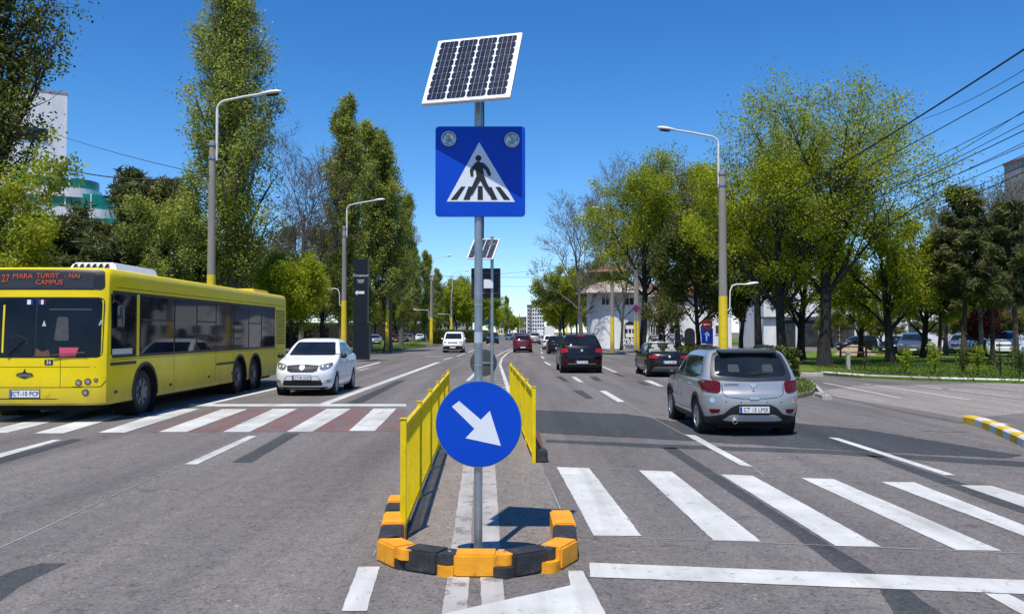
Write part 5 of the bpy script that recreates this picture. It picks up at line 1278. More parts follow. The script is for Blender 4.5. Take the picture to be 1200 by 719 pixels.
def make_tree(key, kind, H, W, seed, leaf, bark, dens=1.0, lsize=.15, trunk_r=None, clear=.2, lean=(0, 0), limbs=9):
    """H height, W crown width. returns (trunk mesh object, crown mesh object) prototypes' data"""
    rng = random.Random(seed); nr = np.random.default_rng(seed)
    mb = MB(); tips = []; tr = trunk_r or H*.018
    def B(p, d, ln, r, n, sides, wander, up): 
        pts, rad = branch(p, d, ln, r, n, rng, wander, up); mb.tube(pts, rad, sides, cap=False); return pts, rad
    if kind == 'poplar':
        tp, trad = branch((0, 0, 0), Vector((lean[0], lean[1], 1)).normalized(), H*.97, tr, 14, rng, .02, .03, .08); trad[0] *= 1.3
        mb.tube(tp, trad, 12, cap=False)
        nb = 74
        def okp(p):
            f = p.z/H; k_ = min(14, max(0, int(f*14))); env = W*.5*min(1, .5+f*3.2)*min(1, (1.02-f)*2.9+.10)*(1+.13*math.sin(p.z*1.1+3*math.atan2(p.y, p.x)))
            return p.z > H*.03 and math.hypot(p.x-tp[k_].x, p.y-tp[k_].y) < env
        for i in range(nb):
            f = clear+(.95-clear)*((i+rng.random())/nb); k = min(13, int(f*14)); p = tp[k].lerp(tp[k+1], f*14-k)
            prof = min(1, ((f-clear)/(1-clear)*4+.35))*min(1, (1-f)*2.6+.12)
            ln = W*.5*prof*rng.uniform(.75, 1.2)/math.sin(math.radians(24))*.75
            a = math.radians(rng.uniform(16, 32)); d = rot_to(Vector((0, 0, 1)), rng, a)
            pts, rad = branch(p, d, min(ln, (H-p.z)*1.0), trad[k]*.38, 5, rng, .07, .06)
            cut = next((m_ for m_ in range(1, 6) if not okp(pts[m_])), 6); 
            if cut < 2: continue
            while len(pts) < 6: pts.append(pts[-1])
            pts = pts[:cut]; rad = rad[:cut]; mb.tube(pts, rad, 6, cap=False)
            for j in range(1, len(pts)):
                for q in range(3):
                    sp, sr = branch(pts[j], rot_to((pts[j]-pts[j-1]).normalized(), rng, math.radians(rng.uniform(20, 50))), ln*.26*rng.uniform(.5, 1.2), rad[j]*.5, 3, rng, .15, .08)
                    if not okp(sp[-1]): continue
                    mb.tube(sp, sr, 4, cap=False)
                    tips += sp[1:]
        tips = [p for p in tips if okp(p)]
        tips = [p for p in tips if rng.random() < .45]
        per = max(1, int(dens*22000/len(tips))); lv = leaves(tips, W*.042, per, lsize, nr)
    elif kind in ('broad', 'bare', 'bush'):
        th = H*clear; tp, trad = branch((0, 0, 0), Vector((lean[0], lean[1], 1)).normalized(), H*.62, tr, 8, rng, .05, .06, .45); trad[0] *= 1.45; trad[1] *= 1.08
        mb.tube(tp, trad, 14, cap=False)
        cz = H*(clear+1)/2; rz = H*(1-clear)/2; rx = W/2; axis = tp[-1]
        def fit(p, d, ln):
            """shorten a branch that would leave the crown ellipsoid"""
            q = p+d*ln; c = Vector((tp[-1].x*.7, tp[-1].y*.7, cz)); e = math.sqrt(((q.x-c.x)/rx)**2+((q.y-c.y)/rx)**2+((q.z-c.z)/rz)**2)
            return ln if e < 1 else ln*max(.25, 1/e**1.5)
        nl = limbs
        for i in range(nl):
            f = (i+rng.random()*.6)/nl; s = .30+f*.70; s = max(s, clear/.62*.85); k = min(7, int(s*8)); p = tp[k].lerp(tp[k+1], min(1, s*8-k)) if k < 8 else tp[-1]
            az = i*2.4+rng.uniform(-.4, .4); el = math.radians(rng.uniform(38, 62)+f*14)
            d = Vector((math.cos(az)*math.cos(el), math.sin(az)*math.cos(el), math.sin(el)))
            ln = fit(p, d, H*.46*rng.uniform(.8, 1.15)); pts, rad = B(p, d, ln, trad[k]*rng.uniform(.42, .6), 6, 8, .10, .02)
            for j in range(1, 7):
                for q in range(3 if j > 2 else 1):
                    d2 = rot_to((pts[j]-pts[j-1]).normalized(), rng, math.radians(rng.uniform(25, 55))); l2 = fit(pts[j], d2, ln*.45*rng.uniform(.6, 1.2))
                    p2, r2 = B(pts[j], d2, l2, rad[j]*.55, 4, 5, .14, .03)
                    for jj in range(1, 5):
                        for qq in range(2):
                            d3 = rot_to((p2[jj]-p2[jj-1]).normalized(), rng, math.radians(rng.uniform(20, 50)))
                            p3, r3 = B(p2[jj], d3, l2*.42*rng.uniform(.6, 1.3), max(.006 if kind != 'bare' else .016, r2[jj]*.5), 3, 3, .16, .04)
                            tips += p3[1:]
                            if kind == 'bare':
                                for _ in range(2):
                                    p4, r4 = B(p3[rng.randint(1, 2)], rot_to(d3, rng, .6), l2*.28, .014, 2, 3, .2, .03); tips.append(p4[-1])
        tips = [p for p in tips if p.z > th*.8]
        # clumpiness: drop random groups
        keep = []
        cen = [Vector((rng.uniform(-rx, rx), rng.uniform(-rx, rx), rng.uniform(th, H))) for _ in range(10)]
        for p in tips:
            if kind == 'broad' and any((p-c).length < W*.10 for c in cen) and rng.random() < .8: continue
            keep.append(p)
        if kind == 'broad': keep = [p for p in keep if rng.random() < .17]
        base = {'broad': 30000, 'bare': 5000, 'bush': 30000}[kind]
        per = max(1, int(dens*base/len(keep))); lv = leaves(keep, (W*.026+.07) if kind != 'bare' else .1, per, lsize, nr)
    elif kind == 'pine':
        tp, trad = branch((0, 0, 0), Vector((lean[0], lean[1], 1)).normalized(), H*.97, tr, 12, rng, .03, .05, .15); trad[0] *= 1.3
        mb.tube(tp, trad, 10, cap=False); clump = []
        nb = 44
        for i in range(nb):
            f = clear+(.97-clear)*(i+rng.random())/nb; k = min(11, int(f*12)); p = tp[k].lerp(tp[k+1], f*12-k)
            ln = W*.5*min(1, (1-f)*1.7+.22)*rng.uniform(.55, 1.15); az = i*2.4+rng.uniform(-.5, .5); el = math.radians(rng.uniform(-4, 26)+f*20)
            d = Vector((math.cos(az)*math.cos(el), math.sin(az)*math.cos(el), math.sin(el))); pts, rad = B(p, d, ln, trad[k]*.3, 5, 5, .1, .05)
            for j in range(2, 6):
                for q in range(3):
                    sp, sr = B(pts[j], rot_to((pts[j]-pts[j-1]).normalized(), rng, math.radians(rng.uniform(30, 65))), ln*.30*rng.uniform(.5, 1.1), rad[j]*.5, 2, 3, .12, .08); clump += sp[1:]
        per = max(1, int(dens*30000/len(clump))); lv = leaves(clump, W*.03+.03, per, lsize, nr, .6, aspect=3.2)
    tmesh = mb
    return mb, lv, leaf, bark
def tree(kind, label, px, Y, ytop, W, leaf, bark='dark', seed=1, dens=1.0, lsize=.15, name='tree', group=None, rz=0, clear=.2, lean=(0, 0), trunk_r=None, limbs=9, x=None, z0=0):
    H = CAMH+(389-ytop)*Y/1000; x = at(px, 380, Y).x if x is None else x
    t = thing(name, label, 'bush' if kind == 'bush' else 'tree', (x, Y, z0), rz, group=group)
    mb, lv, lf, bk = make_tree(None, kind, H, W, seed, leaf, bark, dens, lsize, trunk_r, clear, lean, limbs)
    tr = mb.build('trunk', BARK[bk], t, fix=False, smooth=80)
    np_mesh('crown', lv, 4, L[lf], t)
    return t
def tree_copy(src, label, px, Y, ytop, Hsrc, wide=1.0, rz=1.0, group=None, x=None):
    """another individual of the same kind: shares mesh data"""
    c = copy_tree(src); x = at(px, 380, Y).x if x is None else x
    s = (CAMH+(389-ytop)*Y/1000)/Hsrc; c.location = (x, Y, 0); c.rotation_euler = (0, 0, rz); c.scale = (s*wide, s*wide, s); c['label'] = label
    if group: c['group'] = group
    elif 'group' in c: del c['group']
    return c
Hof = lambda ytop, Y: CAMH+(389-ytop)*Y/1000
# left side
tree('poplar', 'dark tall poplar at the left edge, cut off by the top of the picture', -15, 25, -170, 5.2, 'poplar_n', 'dark', 11, 1.9, .13, 'poplar_tree', clear=.12, trunk_r=.32)
tree('broad', 'leafy young tree in front of the dark poplar at the left edge', 24, 22.5, 150, 2.4, 'fresh', 'grey', 12, .45, .11, 'tree', clear=.25, trunk_r=.07)
PA = tree('poplar', 'tallest poplar, rising behind the first street lamp above the bus', 273, 45, -60, 6.2, 'poplar', 'grey', 13, 3.0, .15, 'poplar_tree', clear=.10, trunk_r=.38)
PB = tree('poplar', 'slender poplar directly left of the dark totem', 402, 64, 102, 4.2, 'poplar', 'grey', 14, 2.2, .16, 'poplar_tree', clear=.10)
tree_copy(PB, 'middle poplar of the three around the dark totem, behind it', 430, 72, 132, Hof(102, 64), 1.25, 2.1)
PC = tree('poplar', 'poplar with a yellow-painted lamp pole at its foot, right of the dark totem', 455, 74, 150, 5.0, 'poplar', 'grey', 15, 2.2, .17, 'poplar_tree', clear=.14)
for px, Y, yt, rz, lb in ((484, 150, 286, 1, 'left one of the three small far poplars'), (499, 152, 290, 2, 'middle one of the three small far poplars'), (513, 165, 312, 3, 'shortest of the three small far poplars')):
    tree_copy(PB, lb, px, Y, yt, Hof(102, 64), 1.15, rz)
tree_copy(PB, 'lone far poplar right of the sign pole', 593.5, 260, 345, Hof(102, 64), 1.1, 2)
tree_copy(PC, 'poplar just beyond the one with the yellow-painted pole', 470, 98, 225, Hof(150, 74), .9, 2)
BR = tree('bare', 'bare grey tree between the tallest poplar and the dark totem', 352, 62, 148, 6.6, 'buds', 'grey', 21, 1.2, .09, clear=.2, trunk_r=.2, limbs=9)
tree('bush', 'bright green rounded tree behind the rear of the bus', 341, 48, 303, 4.6, 'spring', 'dark', 22, 1.2, .14, 'small_tree', clear=.05, trunk_r=.1)
DK = tree('broad', 'dark tree standing behind the bright green one', 375, 76, 268, 7, 'olive', 'dark', 23, 1.0, .2, clear=.08)
tree_copy(DK, 'dark tree behind the foot of the tallest poplar', 308, 70, 262, Hof(268, 76), 1.0, 2)
tree_copy(DK, 'dark low tree behind the totem base', 418, 96, 318, Hof(268, 76), 1.1, 3)
tree_copy(DK, 'dark tree over the red parked car', 466, 140, 338, Hof(268, 76), 1.1, 4)
PN = tree('pine', 'dark pine above the front of the bus, under the sagging wire', 150, 46, 203, 7.0, 'pine', 'pine', 31, 1.3, .17, 'pine_tree', clear=.25)
tree_copy(PN, 'lower dark pine left of the one under the sagging wire', 78, 42, 256, Hof(203, 46), 1.35, 2)
tree_copy(PN, 'dark pine half hidden behind the tallest poplar', 208, 50, 215, Hof(203, 46), .8, 4)
tree('broad', 'thin light green tree in front of the pine, above the bus roof', 186, 43, 188, 4.0, 'poplar', 'grey', 32, .6, .14, clear=.2, trunk_r=.1)
tree_copy(DK, 'dark tree behind the front of the bus at far left', 30, 58, 262, Hof(268, 76), 1.3, 5)
# far left row of the avenue
FG = 'far trees lining the left side of the avenue'
FT = tree('broad', 'far tree left of the sign pole, behind the yellow-footed lamps', 536, 175, 336, 8, 'fresh', 'dark', 33, .45, .34, clear=.1)
for i, (px, Y, yt) in enumerate(((549, 185, 334), (562, 200, 338), (524, 190, 340), (573, 240, 352), (583, 280, 358), (592, 330, 364), (600, 420, 372), (606, 460, 374))):
    tree_copy(FT, 'far tree in the row lining the left side of the avenue', px, Y, yt, Hof(336, 175), 1.1, i*1.3, FG)
# right side of the avenue
T1 = tree('broad', 'largest tree of the park, broad fresh crown crossed by the overhead wires', 966, 40, 108, 9.4, 'fresh', 'dark', 41, 1.15, .125, clear=.30, trunk_r=.29, limbs=14)
T2 = tree('broad', 'leaning yellow-green tree with dark trunk behind the silver hatchback', 918, 41, 150, 6.0, 'spring', 'dark', 42, 1.35, .12, clear=.28, lean=(-.09, 0), trunk_r=.25, limbs=11)
T3 = tree('broad', 'spring-green tree in front of the white villa, with yellow paint on its trunk', 752, 62, 192, 7.6, 'fresh', 'dark', 43, 1.8, .14, clear=.36, trunk_r=.27, limbs=11, lean=(-.02, 0))
BS = tree('bare', 'pale bare tree left of the villa', 682, 84, 226, 7.8, 'buds', 'grey', 44, 1.3, .10, clear=.2, trunk_r=.22, limbs=10)
OL = tree('broad', 'tall thin-leaved tree behind the street lamp with bright yellow foot', 832, 58, 168, 5.6, 'olive', 'grey', 45, .55, .16, clear=.2, trunk_r=.18, limbs=11)
tree_copy(OL, 'tall thin-leaved tree between the villa tree and the street lamp', 795, 66, 175, Hof(168, 58), 1.1, 2.0)
tree_copy(BS, 'bare tree in front of the villa tower', 728, 76, 262, Hof(226, 84), .8, 4.0)
tree_copy(T3, 'smaller spring-green tree left of the villa tower', 700, 88, 300, Hof(192, 62), .8, 1.5)
tree_copy(BS, 'bare-topped tree over the villa roof', 735, 92, 190, Hof(226, 84), .7, 2.0)
DE = tree('broad', 'dark evergreen tree filling the space left of the street lamp foot', 818, 50, 262, 5.0, 'dark', 'dark', 46, 1.4, .14, clear=.30, trunk_r=.16)
tree_copy(DE, 'dark evergreen tree between the lamp foot and the leaning tree', 868, 52, 255, Hof(262, 50), .9, 2)
tree('bare', 'thin leaning dark tree in front of the graffiti wall', 781, 56, 350, 2.6, 'olive', 'dark', 47, .6, .12, 'small_tree', clear=.4, lean=(-.12, 0), trunk_r=.09)
T4 = tree('broad', 'mid-height tree with straight dark trunk right of the largest park tree', 1043, 44, 250, 4.4, 'fresh', 'dark', 48, .7, .15, clear=.25, trunk_r=.24)
tree_copy(T4, 'small light tree between the two dark park trunks', 1008, 54, 312, Hof(250, 44), 1.0, 2)
tree_copy(T4, 'light green tree in front of the parked cars', 1082, 52, 300, Hof(250, 44), 1.1, 3)
tree_copy(T4, 'light green tree left of the largest park tree', 938, 50, 262, Hof(250, 44), 1.0, 4)
tree_copy(T2, 'yellow-green crown between the lamp and the largest park tree', 890, 48, 155, Hof(150, 41), .8, 0.3)
PR = tree('pine', 'tall dark pine right of the parked saloon', 1129, 43, 212, 3.6, 'pine', 'pine', 51, .62, .12, 'pine_tree', clear=.34, trunk_r=.15)
tree_copy(PR, 'dark pine at the right edge of the picture', 1192, 40, 232, Hof(212, 43), 1.0, 2)
tree_copy(PR, 'dark pine between the two larger pines', 1162, 47, 250, Hof(212, 43), 1.0, 4)
tree_copy(PR, 'leaning dark pine left of the tallest pine', 1100, 50, 275, Hof(212, 43), 1.0, 5)
B5 = tree('bare', 'bare tree with reddish twigs over the pines', 1150, 56, 200, 5.5, 'olive', 'grey', 52, .8, .12, clear=.25, trunk_r=.17, limbs=10)
tree_copy(B5, 'bare olive tree at the upper right edge', 1190, 54, 196, Hof(200, 56), 1.0, 2)
tree_copy(B5, 'bare olive tree right of the largest park tree crown', 1108, 60, 240, Hof(200, 56), .9, 4)
tree('bush', 'red-leaved small tree among the parked cars', 1148, 57, 364, 3.6, 'redl', 'dark', 53, .6, .15, 'small_tree', clear=.35, trunk_r=.09)
# far right row
FR = 'far trees lining the right side of the avenue'
FB = tree('broad', 'dense green tree above the black SUV, left of the bare tree', 662, 118, 318, 7.6, 'fresh', 'dark', 61, .9, .27, clear=.2)
for i, (px, Y, yt, w) in enumerate(((658, 150, 335, .8), (676, 135, 330, .9), (655, 190, 350, .8), (688, 160, 345, 1.1), (646, 260, 366, .9), (656, 230, 356, 1.0), (670, 210, 348, 1.0), (700, 180, 350, 1.2))):
    tree_copy(FB, 'far tree in the row lining the right side of the avenue', px, Y, yt, Hof(318, 118), w, i*1.1, FR)
# backdrop of dense wood left and right (parks beyond)
BG = 'dark trees standing behind the park and villa'
for i, (px, Y, yt, w) in enumerate(((880, 110, 310, 1.2), (1115, 125, 335, 1.2), (1180, 125, 330, 1.2), (1230, 120, 310, 1.2), (835, 125, 310, 1.2), (1050, 130, 345, 1.1), (1035, 70, 366, 1.5), (1105, 72, 362, 1.5), (1165, 70, 364, 1.4), (1205, 68, 360, 1.4), (975, 86, 362, 1.3))):
    tree_copy(DK, 'dark tree standing behind the park and villa', px, Y, yt, Hof(268, 76), w, i*1.7, BG)
BL = 'dark trees standing far behind the left verge'
for i, (px, Y, yt, w) in enumerate(((240, 75, 290, 1.2), (280, 90, 300, 1.2), (330, 88, 310, 1.2), (120, 70, 290, 1.3), (180, 78, 295, 1.2), (395, 120, 335, 1.1), (440, 150, 345, 1.1), (425, 130, 350, 1.0), (455, 170, 352, 1.3), (475, 200, 356, 1.3), (492, 190, 352, 1.3), (508, 210, 352, 1.2))):
    tree_copy(DK, 'dark tree standing far behind the left verge', px, Y, yt, Hof(268, 76), w, i*1.3+1, BL)
# hedges
def hedge(label, x0, x1, y0, y1, h, seed, leaf='dark', n=6000, z0=.0):
    nr = np.random.default_rng(seed); t = thing('hedge', label, 'hedge', ((x0+x1)/2, (y0+y1)/2, z0)); hx, hy = (x1-x0)/2, (y1-y0)/2
    MB().box(-hx+.15, -hy+.15, 0, hx-.15, hy-.15, h-.15).build('branches', BARK['dark'], t)
    c = nr.uniform([-hx, -hy, 0], [hx, hy, h], (n, 3)); f = nr.integers(0, 3, n)
    for k, (a, b) in enumerate(((-hx, hx), (-hy, hy), (0, h))):
        s = f == k; c[s, k] = np.where(nr.random(s.sum()) < .5, a, b) if k < 2 else b
    c += nr.normal(0, .05, c.shape); c[:, 2] = np.clip(c[:, 2], .03, None)
    np_mesh('foliage', leaves([tuple(p) for p in c], .03, 1, .16, nr), 4, L[leaf], t); return t
hedge('clipped hedge behind the moving white van, left part', at(507, 390, 116).x, at(521, 390, 116).x, 114, 150, 2.0, 71, n=8000)
hedge('long hedge far behind the left verge', -48, -17, 92, 94, 2.6, 75, n=16000)
hedge('dark hedge closing the left car park', -46, -17, 176, 179, 3.6, 76, n=12000)
hedge('clipped hedge right of the white van', at(541, 390, 140).x, at(563, 390, 140).x, 138, 190, 2.0, 72, n=8000)
hedge('low dark shrubs on the right verge before the lamp with yellow foot', 9.7, 11.4, 45.0, 54, .7, 73, n=5000, z0=.1)
hedge('low bush at the base of the leaning park tree', at(898, 400, 33).x, at(931, 400, 33).x, 32.6, 34.6, .95, 74, 'dark', 4000, z0=.05)
# saplings along the lawn kerb
for i, (px, py, h, lf, lb) in enumerate(((1061, 441, 1.25, 'fresh', 'first leafy sapling from the left along the lawn kerb'), (1096, 441.5, 1.6, 'fresh', 'second sapling along the lawn kerb, the largest and roundest'), (1129, 443, 1.35, 'dark', 'third sapling along the lawn kerb, at the foot of the tall pine'),
      (1146, 444, 1.5, 'fresh', 'fourth sapling along the lawn kerb with leafy top'), (1172, 445.5, 1.9, 'olive', 'thin almost leafless sapling between two leafy ones'), (1195, 446.5, 1.5, 'dark', 'last sapling along the lawn kerb at the right edge'), (1013, 437, 1.3, 'olive', 'thin sapling next to the marker post on the lawn'))):
    p = G(px, py); h *= .68; nr = np.random.default_rng(100+i); rr = random.Random(i); t = thing('sapling', lb, 'sapling', (p.x, p.y, .07)); m = MB(); tp_ = []
    m.tube([(0, 0, 0), (.02, 0, h*.5), (0, .02, h)], [.025, .02, .008], 6)
    for k in range(16 if lf != 'olive' else 9):
        z = h*(.2+.75*k/16); pts, rad = branch((0, 0, z), rot_to(Vector((0, 0, 1)), rr, .8), h*.28, .009, 3, rr, .15, .1); m.tube(pts, rad, 4, cap=False); tp_ += pts[1:]
    m.build('stem', BARK['dark'], t, fix=False); np_mesh('foliage', leaves(tp_, .07, 15 if lf != 'olive' else 3, .075, nr), 4, L[lf], t)
# ------------------------------------------------------------------ buildings
def win_row(t, xs, y, z0, z1, w, face=-1, frame=.06, glass='glass_h', depth=.12, axis='y'):
    for x in xs:
        m = MB(); m.box(x-w/2-frame, y-.05, z0-frame, x+w/2+frame, y+depth, z0).box(x-w/2-frame, y-.05, z1, x+w/2+frame, y+depth, z1+frame)
        m.box(x-w/2-frame, y-.05, z0, x-w/2, y+depth, z1).box(x+w/2, y-.05, z0, x+w/2+frame, y+depth, z1).box(x-.03, y-.04, z0, x+.03, y+.05, z1)
        o = m.build('window', MAT['white'], t)
        MB().box(x-w/2, y-.02, z0, x+w/2, y+.02, z1).build('pane', MAT[glass], o)
# pale slab building at far left
Y = 92; a = at(38, 114, Y); b = at(42, 113, Y)
t = thing('office_building', 'tall pale windowless wall of an office building with teal glazed balconies, behind the left poplar', 'building', (at(79, 113, Y).x, Y, 0), math.radians(29))
wdt = 0
MB().box(-16, 0, 0, wdt, 8, zat(111, Y)).build('wall', MAT['wall_lav'], t)
MB().box(-16.05, -.06, zat(111, Y)+.002, wdt+.06, 8.06, zat(111, Y)+.25).build('parapet', MAT['concrete'], t)
for z0, z1, w in ((158, 128, 0),):
    pass
o = MB().box(-6.5, -.06, zat(170, Y), -1.6, -.01, zat(152, Y)).build('window', MAT['white'], t); MB().box(-6.3, -.1, zat(168.5, Y), -1.8, -.07, zat(153.5, Y)).build('pane', MAT['glass_h'], o)
for i, (y0, y1, xr) in enumerate(((222, 211, 94), (245, 228, 112), (268, 255, 150), (297, 282, 175), (324, 312, 160))):
    xr_ = (at(xr, 240, Y-2).x-at(79, 113, Y).x)/.80; xl = -5.0
    rr = min(3.0, (xr_-xl)/2)
    def plan(e): return [(xl-e, -4-e), (xr_-rr, -4-e)]+[(xr_-rr+(rr+e)*math.sin(k/8*PI/2), -4+rr-(rr+e)*math.cos(k/8*PI/2)) for k in range(9)]+[(xr_+e, 1), (xl-e, 1)]
    MB().prism([(x, y, zat(y0, Y-2)) for x, y in plan(0)], (0, 0, zat(y1, Y-2)-zat(y0, Y-2))).build('glazing', MAT['teal'], t, 30)
    MB().prism([(x, y, zat(y0, Y-2)-1.0) for x, y in plan(.25)], (0, 0, .98)).build('balcony_band', MAT['wall_w'], t, 30)
    m = MB()
    for k in range(4):
        x = xl+(xr_-rr-xl)*k/3; m.box(x-.06, -4.08, zat(y0, Y-2), x+.06, -4.01, zat(y1, Y-2))
    m.build('mullion', MAT['white'], t)
MB().box(-5, -3.9, 0, 7, .9, zat(324, Y)-1.1).build('ground_floor', MAT['wall_w'], t)
# white villa with the tower on the right
VY = 84; x0 = at(704, 389, VY).x; x1 = at(862, 389, VY).x; W = x1-x0
t = thing('white_villa', 'white villa with a tiled lookout tower, arched window and graffiti on its wall', 'building', (x0, VY, 0))
zz = lambda py: zat(py, VY); xx = lambda px: at(px, 389, VY).x-x0
MB().box(0, 1.5, 0, W, 12, zz(346)).build('wall', MAT['wall_w'], t)
# round bay at the left
cxb = xx(722); rb = 2.7
vs = [(cxb+rb*math.sin(a), 2.2-rb*math.cos(a)*1.0) for a in [(-PI/2+PI*k/16) for k in range(17)]]
bay = MB().prism([(x, y, 0) for x, y in vs], (0, 0, zz(341))).build('round_bay', MAT['wall_w'], t, 30)
def cone(cx, cy, r0, z0, r1, z1, n, nm, mat, par, z2=None):
    m = MB(); m.lathe([(z0-.12, r0-.05), (z0, r0), (z1, r1)]+([(z1+.001, 0)] if r1 > .05 else []), 'z', n, (cx, cy, 0)); return m.build(nm, mat, par)
cone(cxb, 2.2, 3.9, zz(343), 1.7, zz(328), 12, 'lower_roof', MAT['roof_l'], t)
tw = MB().lathe([(zz(329), 1.55), (zz(318), 1.55)], 'z', 8, (cxb-.2, 2.4, 0)).build('tower_drum', MAT['dgrey'], t)
m = MB()
for k in range(8):
    a = PI/8+k*PI/4; m.box(cxb-.2+1.6*math.cos(a)-.1, 2.4+1.6*math.sin(a)-.1, zz(329), cxb-.2+1.6*math.cos(a)+.1, 2.4+1.6*math.sin(a)+.1, zz(318))
m.build('tower_post', MAT['wood'], t)
cone(cxb-.2, 2.4, 2.5, zz(317.5), .1, zz(306), 8, 'tower_roof', MAT['roof_t'], t)
m = MB(); m.prism([(xx(727), 1.0, zz(345)), (W+.6, 1.0, zz(345)), (W-2, 5, zz(330)), (xx(735), 5, zz(330))], (0, 0, .15)); m.build('main_roof', MAT['roof_t'], t)
def arched(px0, px1, pyb, pyt, y, par, nm='arched_window', fr=.12, bars=True):
    xa, xb = xx(px0), xx(px1); r = (xb-xa)/2; zc = zz(pyt)-r; zb_ = zz(pyb); c = (xa+xb)/2
    pts = [(xa, zb_), (xb, zb_)]+[(c+r*math.cos(PI*k/14), zc+r*math.sin(PI*k/14)) for k in range(15)]
    o = MB().prism([(p[0], y, p[1]) for p in pts], (0, -.06, 0)).build(nm, MAT['sign_black'], par)
    m = MB(); 
    if bars:
        for f in (.33, .66): m.box(xa+(xb-xa)*f-.05, y-.1, zb_, xa+(xb-xa)*f+.05, y-.065, zc)
        for z in (zb_+.8, zc-.1): m.box(xa+.1, y-.13, z-.12, xb-.1, y-.105, z+.25)
    if m.v: m.build('glazing_bar', MAT['white'], o)
    return o
arched(731, 743.5, 403, 376.5, -.52, t)
arched(805.5, 818, 411, 384, 1.47, t, 'arched_doorway', bars=False)
win_row(t, [xx(702.5)+.4], 1.45, zz(358), zz(348), .8); win_row(t, [xx(722)-1.1], -.52, zz(357), zz(349), .7); win_row(t, [xx(737)], -.35, zz(357), zz(349), 1.0)
win_row(t, [xx(771)], 1.47, zz(392), zz(381), 1.0); win_row(t, [xx(767.5)-.2], 1.47, zz(390), zz(381), .0001+.4); win_row(t, [xx(794), xx(830), xx(848)], 1.47, zz(391), zz(381), .9)
# graffiti: loose black tags on the wall
m = MB(); rg = random.Random(5)
for k in range(26):
    x = xx(rg.uniform(764, 803)); z = zz(rg.uniform(394, 400)); pts = []
    a = rg.uniform(0, 6)
    for j in range(7): pts.append((x+.28*math.cos(a+j*.8)+j*.04, 1.455, z+.28*math.sin(a*1.7+j*1.1)))
    m.tube(pts, .022, 4)
m.build('graffiti', MAT['sign_black'], t)
g2 = MB(); x = xx(737.5); 
for k in range(5):
    a = k*1.3; g2.tube([(x-.5+.25*k+.25*math.cos(a+j), -.62, zz(400)+.3*math.sin(a+j*1.2)) for j in range(6)], .05, 4)
g2.build('graffiti', MAT['white'], t)
MB().box(xx(758), 1.2, 0, xx(822), 1.44, zz(405)).build('brick_plinth', MAT['brick'], t)
# white board on a post, low walls
# low white building behind the park
LY = 92; xa = at(895, 389, LY).x; xb = at(1215, 389, LY).x
t = thing('low_white_building', 'long low white building with big dark windows behind the park trees', 'building', (xa, LY, 0))
W = xb-xa; H = zat(343, LY)
MB().box(0, 0, 0, W*.42, 10, H+2.0).build('wall', MAT['wall_w'], t)
MB().box(W*.42+.002, 1, 0, W, 10, 3.6).build('side_wing', MAT['wall_w'], t)
MB().box(-.3, -.35, zat(373.5, LY), W*.42+.3, -.01, zat(371, LY)).build('canopy', MAT['dgrey'], t)
gx = lambda px: at(px, 389, LY).x-xa
for a_, b_ in ((921, 931), (940, 958), (962, 982), (985, 1000), (1005, 1012)):
    o = MB().box(gx(a_)-.1, -.08, zat(405, LY)-.1, gx(b_)+.1, -.02, zat(375, LY)).build('window', MAT['dgrey'], t); MB().box(gx(a_), -.12, zat(405, LY), gx(b_), -.085, zat(375.5, LY)).build('pane', MAT['glass_h'], o)
for k in range(9): 
    x = W*.46+k*2.4; o = MB().box(x, .93, 1.6, x+1.3, .98, 2.9).build('window', MAT['white'], t); MB().box(x+.08, .9, 1.68, x+1.22, .925, 2.82).build('pane', MAT['glass_h'], o)
# tall concrete block, upper right
CY = 110; xa = at(1180, 389, CY+14).x
t = thing('tower_block', 'stained grey concrete tower block at the upper right edge', 'building', (xa, CY, 0))
MB().box(0, 0, 0, 14, 14, zat(170, CY)).build('wall', MAT['wall_c'], t); MB().box(-.15, -.15, zat(170, CY)+.002, 14.15, 14.15, zat(170, CY)+.35).build('parapet', MAT['brick'], t)
win_row(t, [3+3.2*k for k in range(3)], -.03, zat(190, CY), zat(178, CY), 1.4); 
for fl in range(6): win_row(t, [3+3.2*k for k in range(3)], -.03, zat(190, CY)-3*(fl+1), zat(178, CY)-3*(fl+1), 1.4)
# far blocks closing the avenue
def block(label, px0, px1, pyt, Y, cols, rows, mat, dep=16, gl='glass_h', bands=False):
    a = at(px0, 389, Y).x; b = at(px1, 389, Y).x; h = zat(pyt, Y); t = thing('apartment_block', label, 'building', (a, Y, 0)); W = b-a
    MB().box(0, 0, 0, W, dep, h).build('wall', mat, t)
    MB().box(-.3, -.3, h+.002, W+.3, dep+.3, h+.6).build('parapet', MAT['dgrey'], t)
    cw = W/cols; rh = h/rows
    for r in range(rows):
        for c in range(cols):
            MB().box(cw*(c+.18), -.15, rh*(r+.3), cw*(c+.82), -.01, rh*(r+.82)).build('window', MAT[gl], t)
        if bands: MB().box(-.01, -1.2, rh*r+.1, W*.3, -.02, rh*r+.9).build('balcony', MAT['wall_w'], t)
    return t
block('far white apartment block closing the view at the end of the avenue', 623.5, 638, 353, 560, 5, 9, MAT['wall_w'], 20)
block('far greyish block with balconies left of the white apartment block', 618.5, 623.2, 358, 562, 2, 8, MAT['wall_c'], 20, bands=True)
block('low far building with pale green roof behind the sign posts', 606, 617, 372, 620, 4, 3, MAT['wall_c'], 20)
block('far block over the trees left of the sign pole', 533, 552, 336, 330, 5, 6, MAT['wall_c'], 14)
block('far pale block left of the sign pole', 515, 531, 338, 360, 4, 7, MAT['wall_c'], 14)
block('far low block left of the white block, behind the sign posts', 583, 599, 372, 640, 5, 3, MAT['wall_w'], 14)

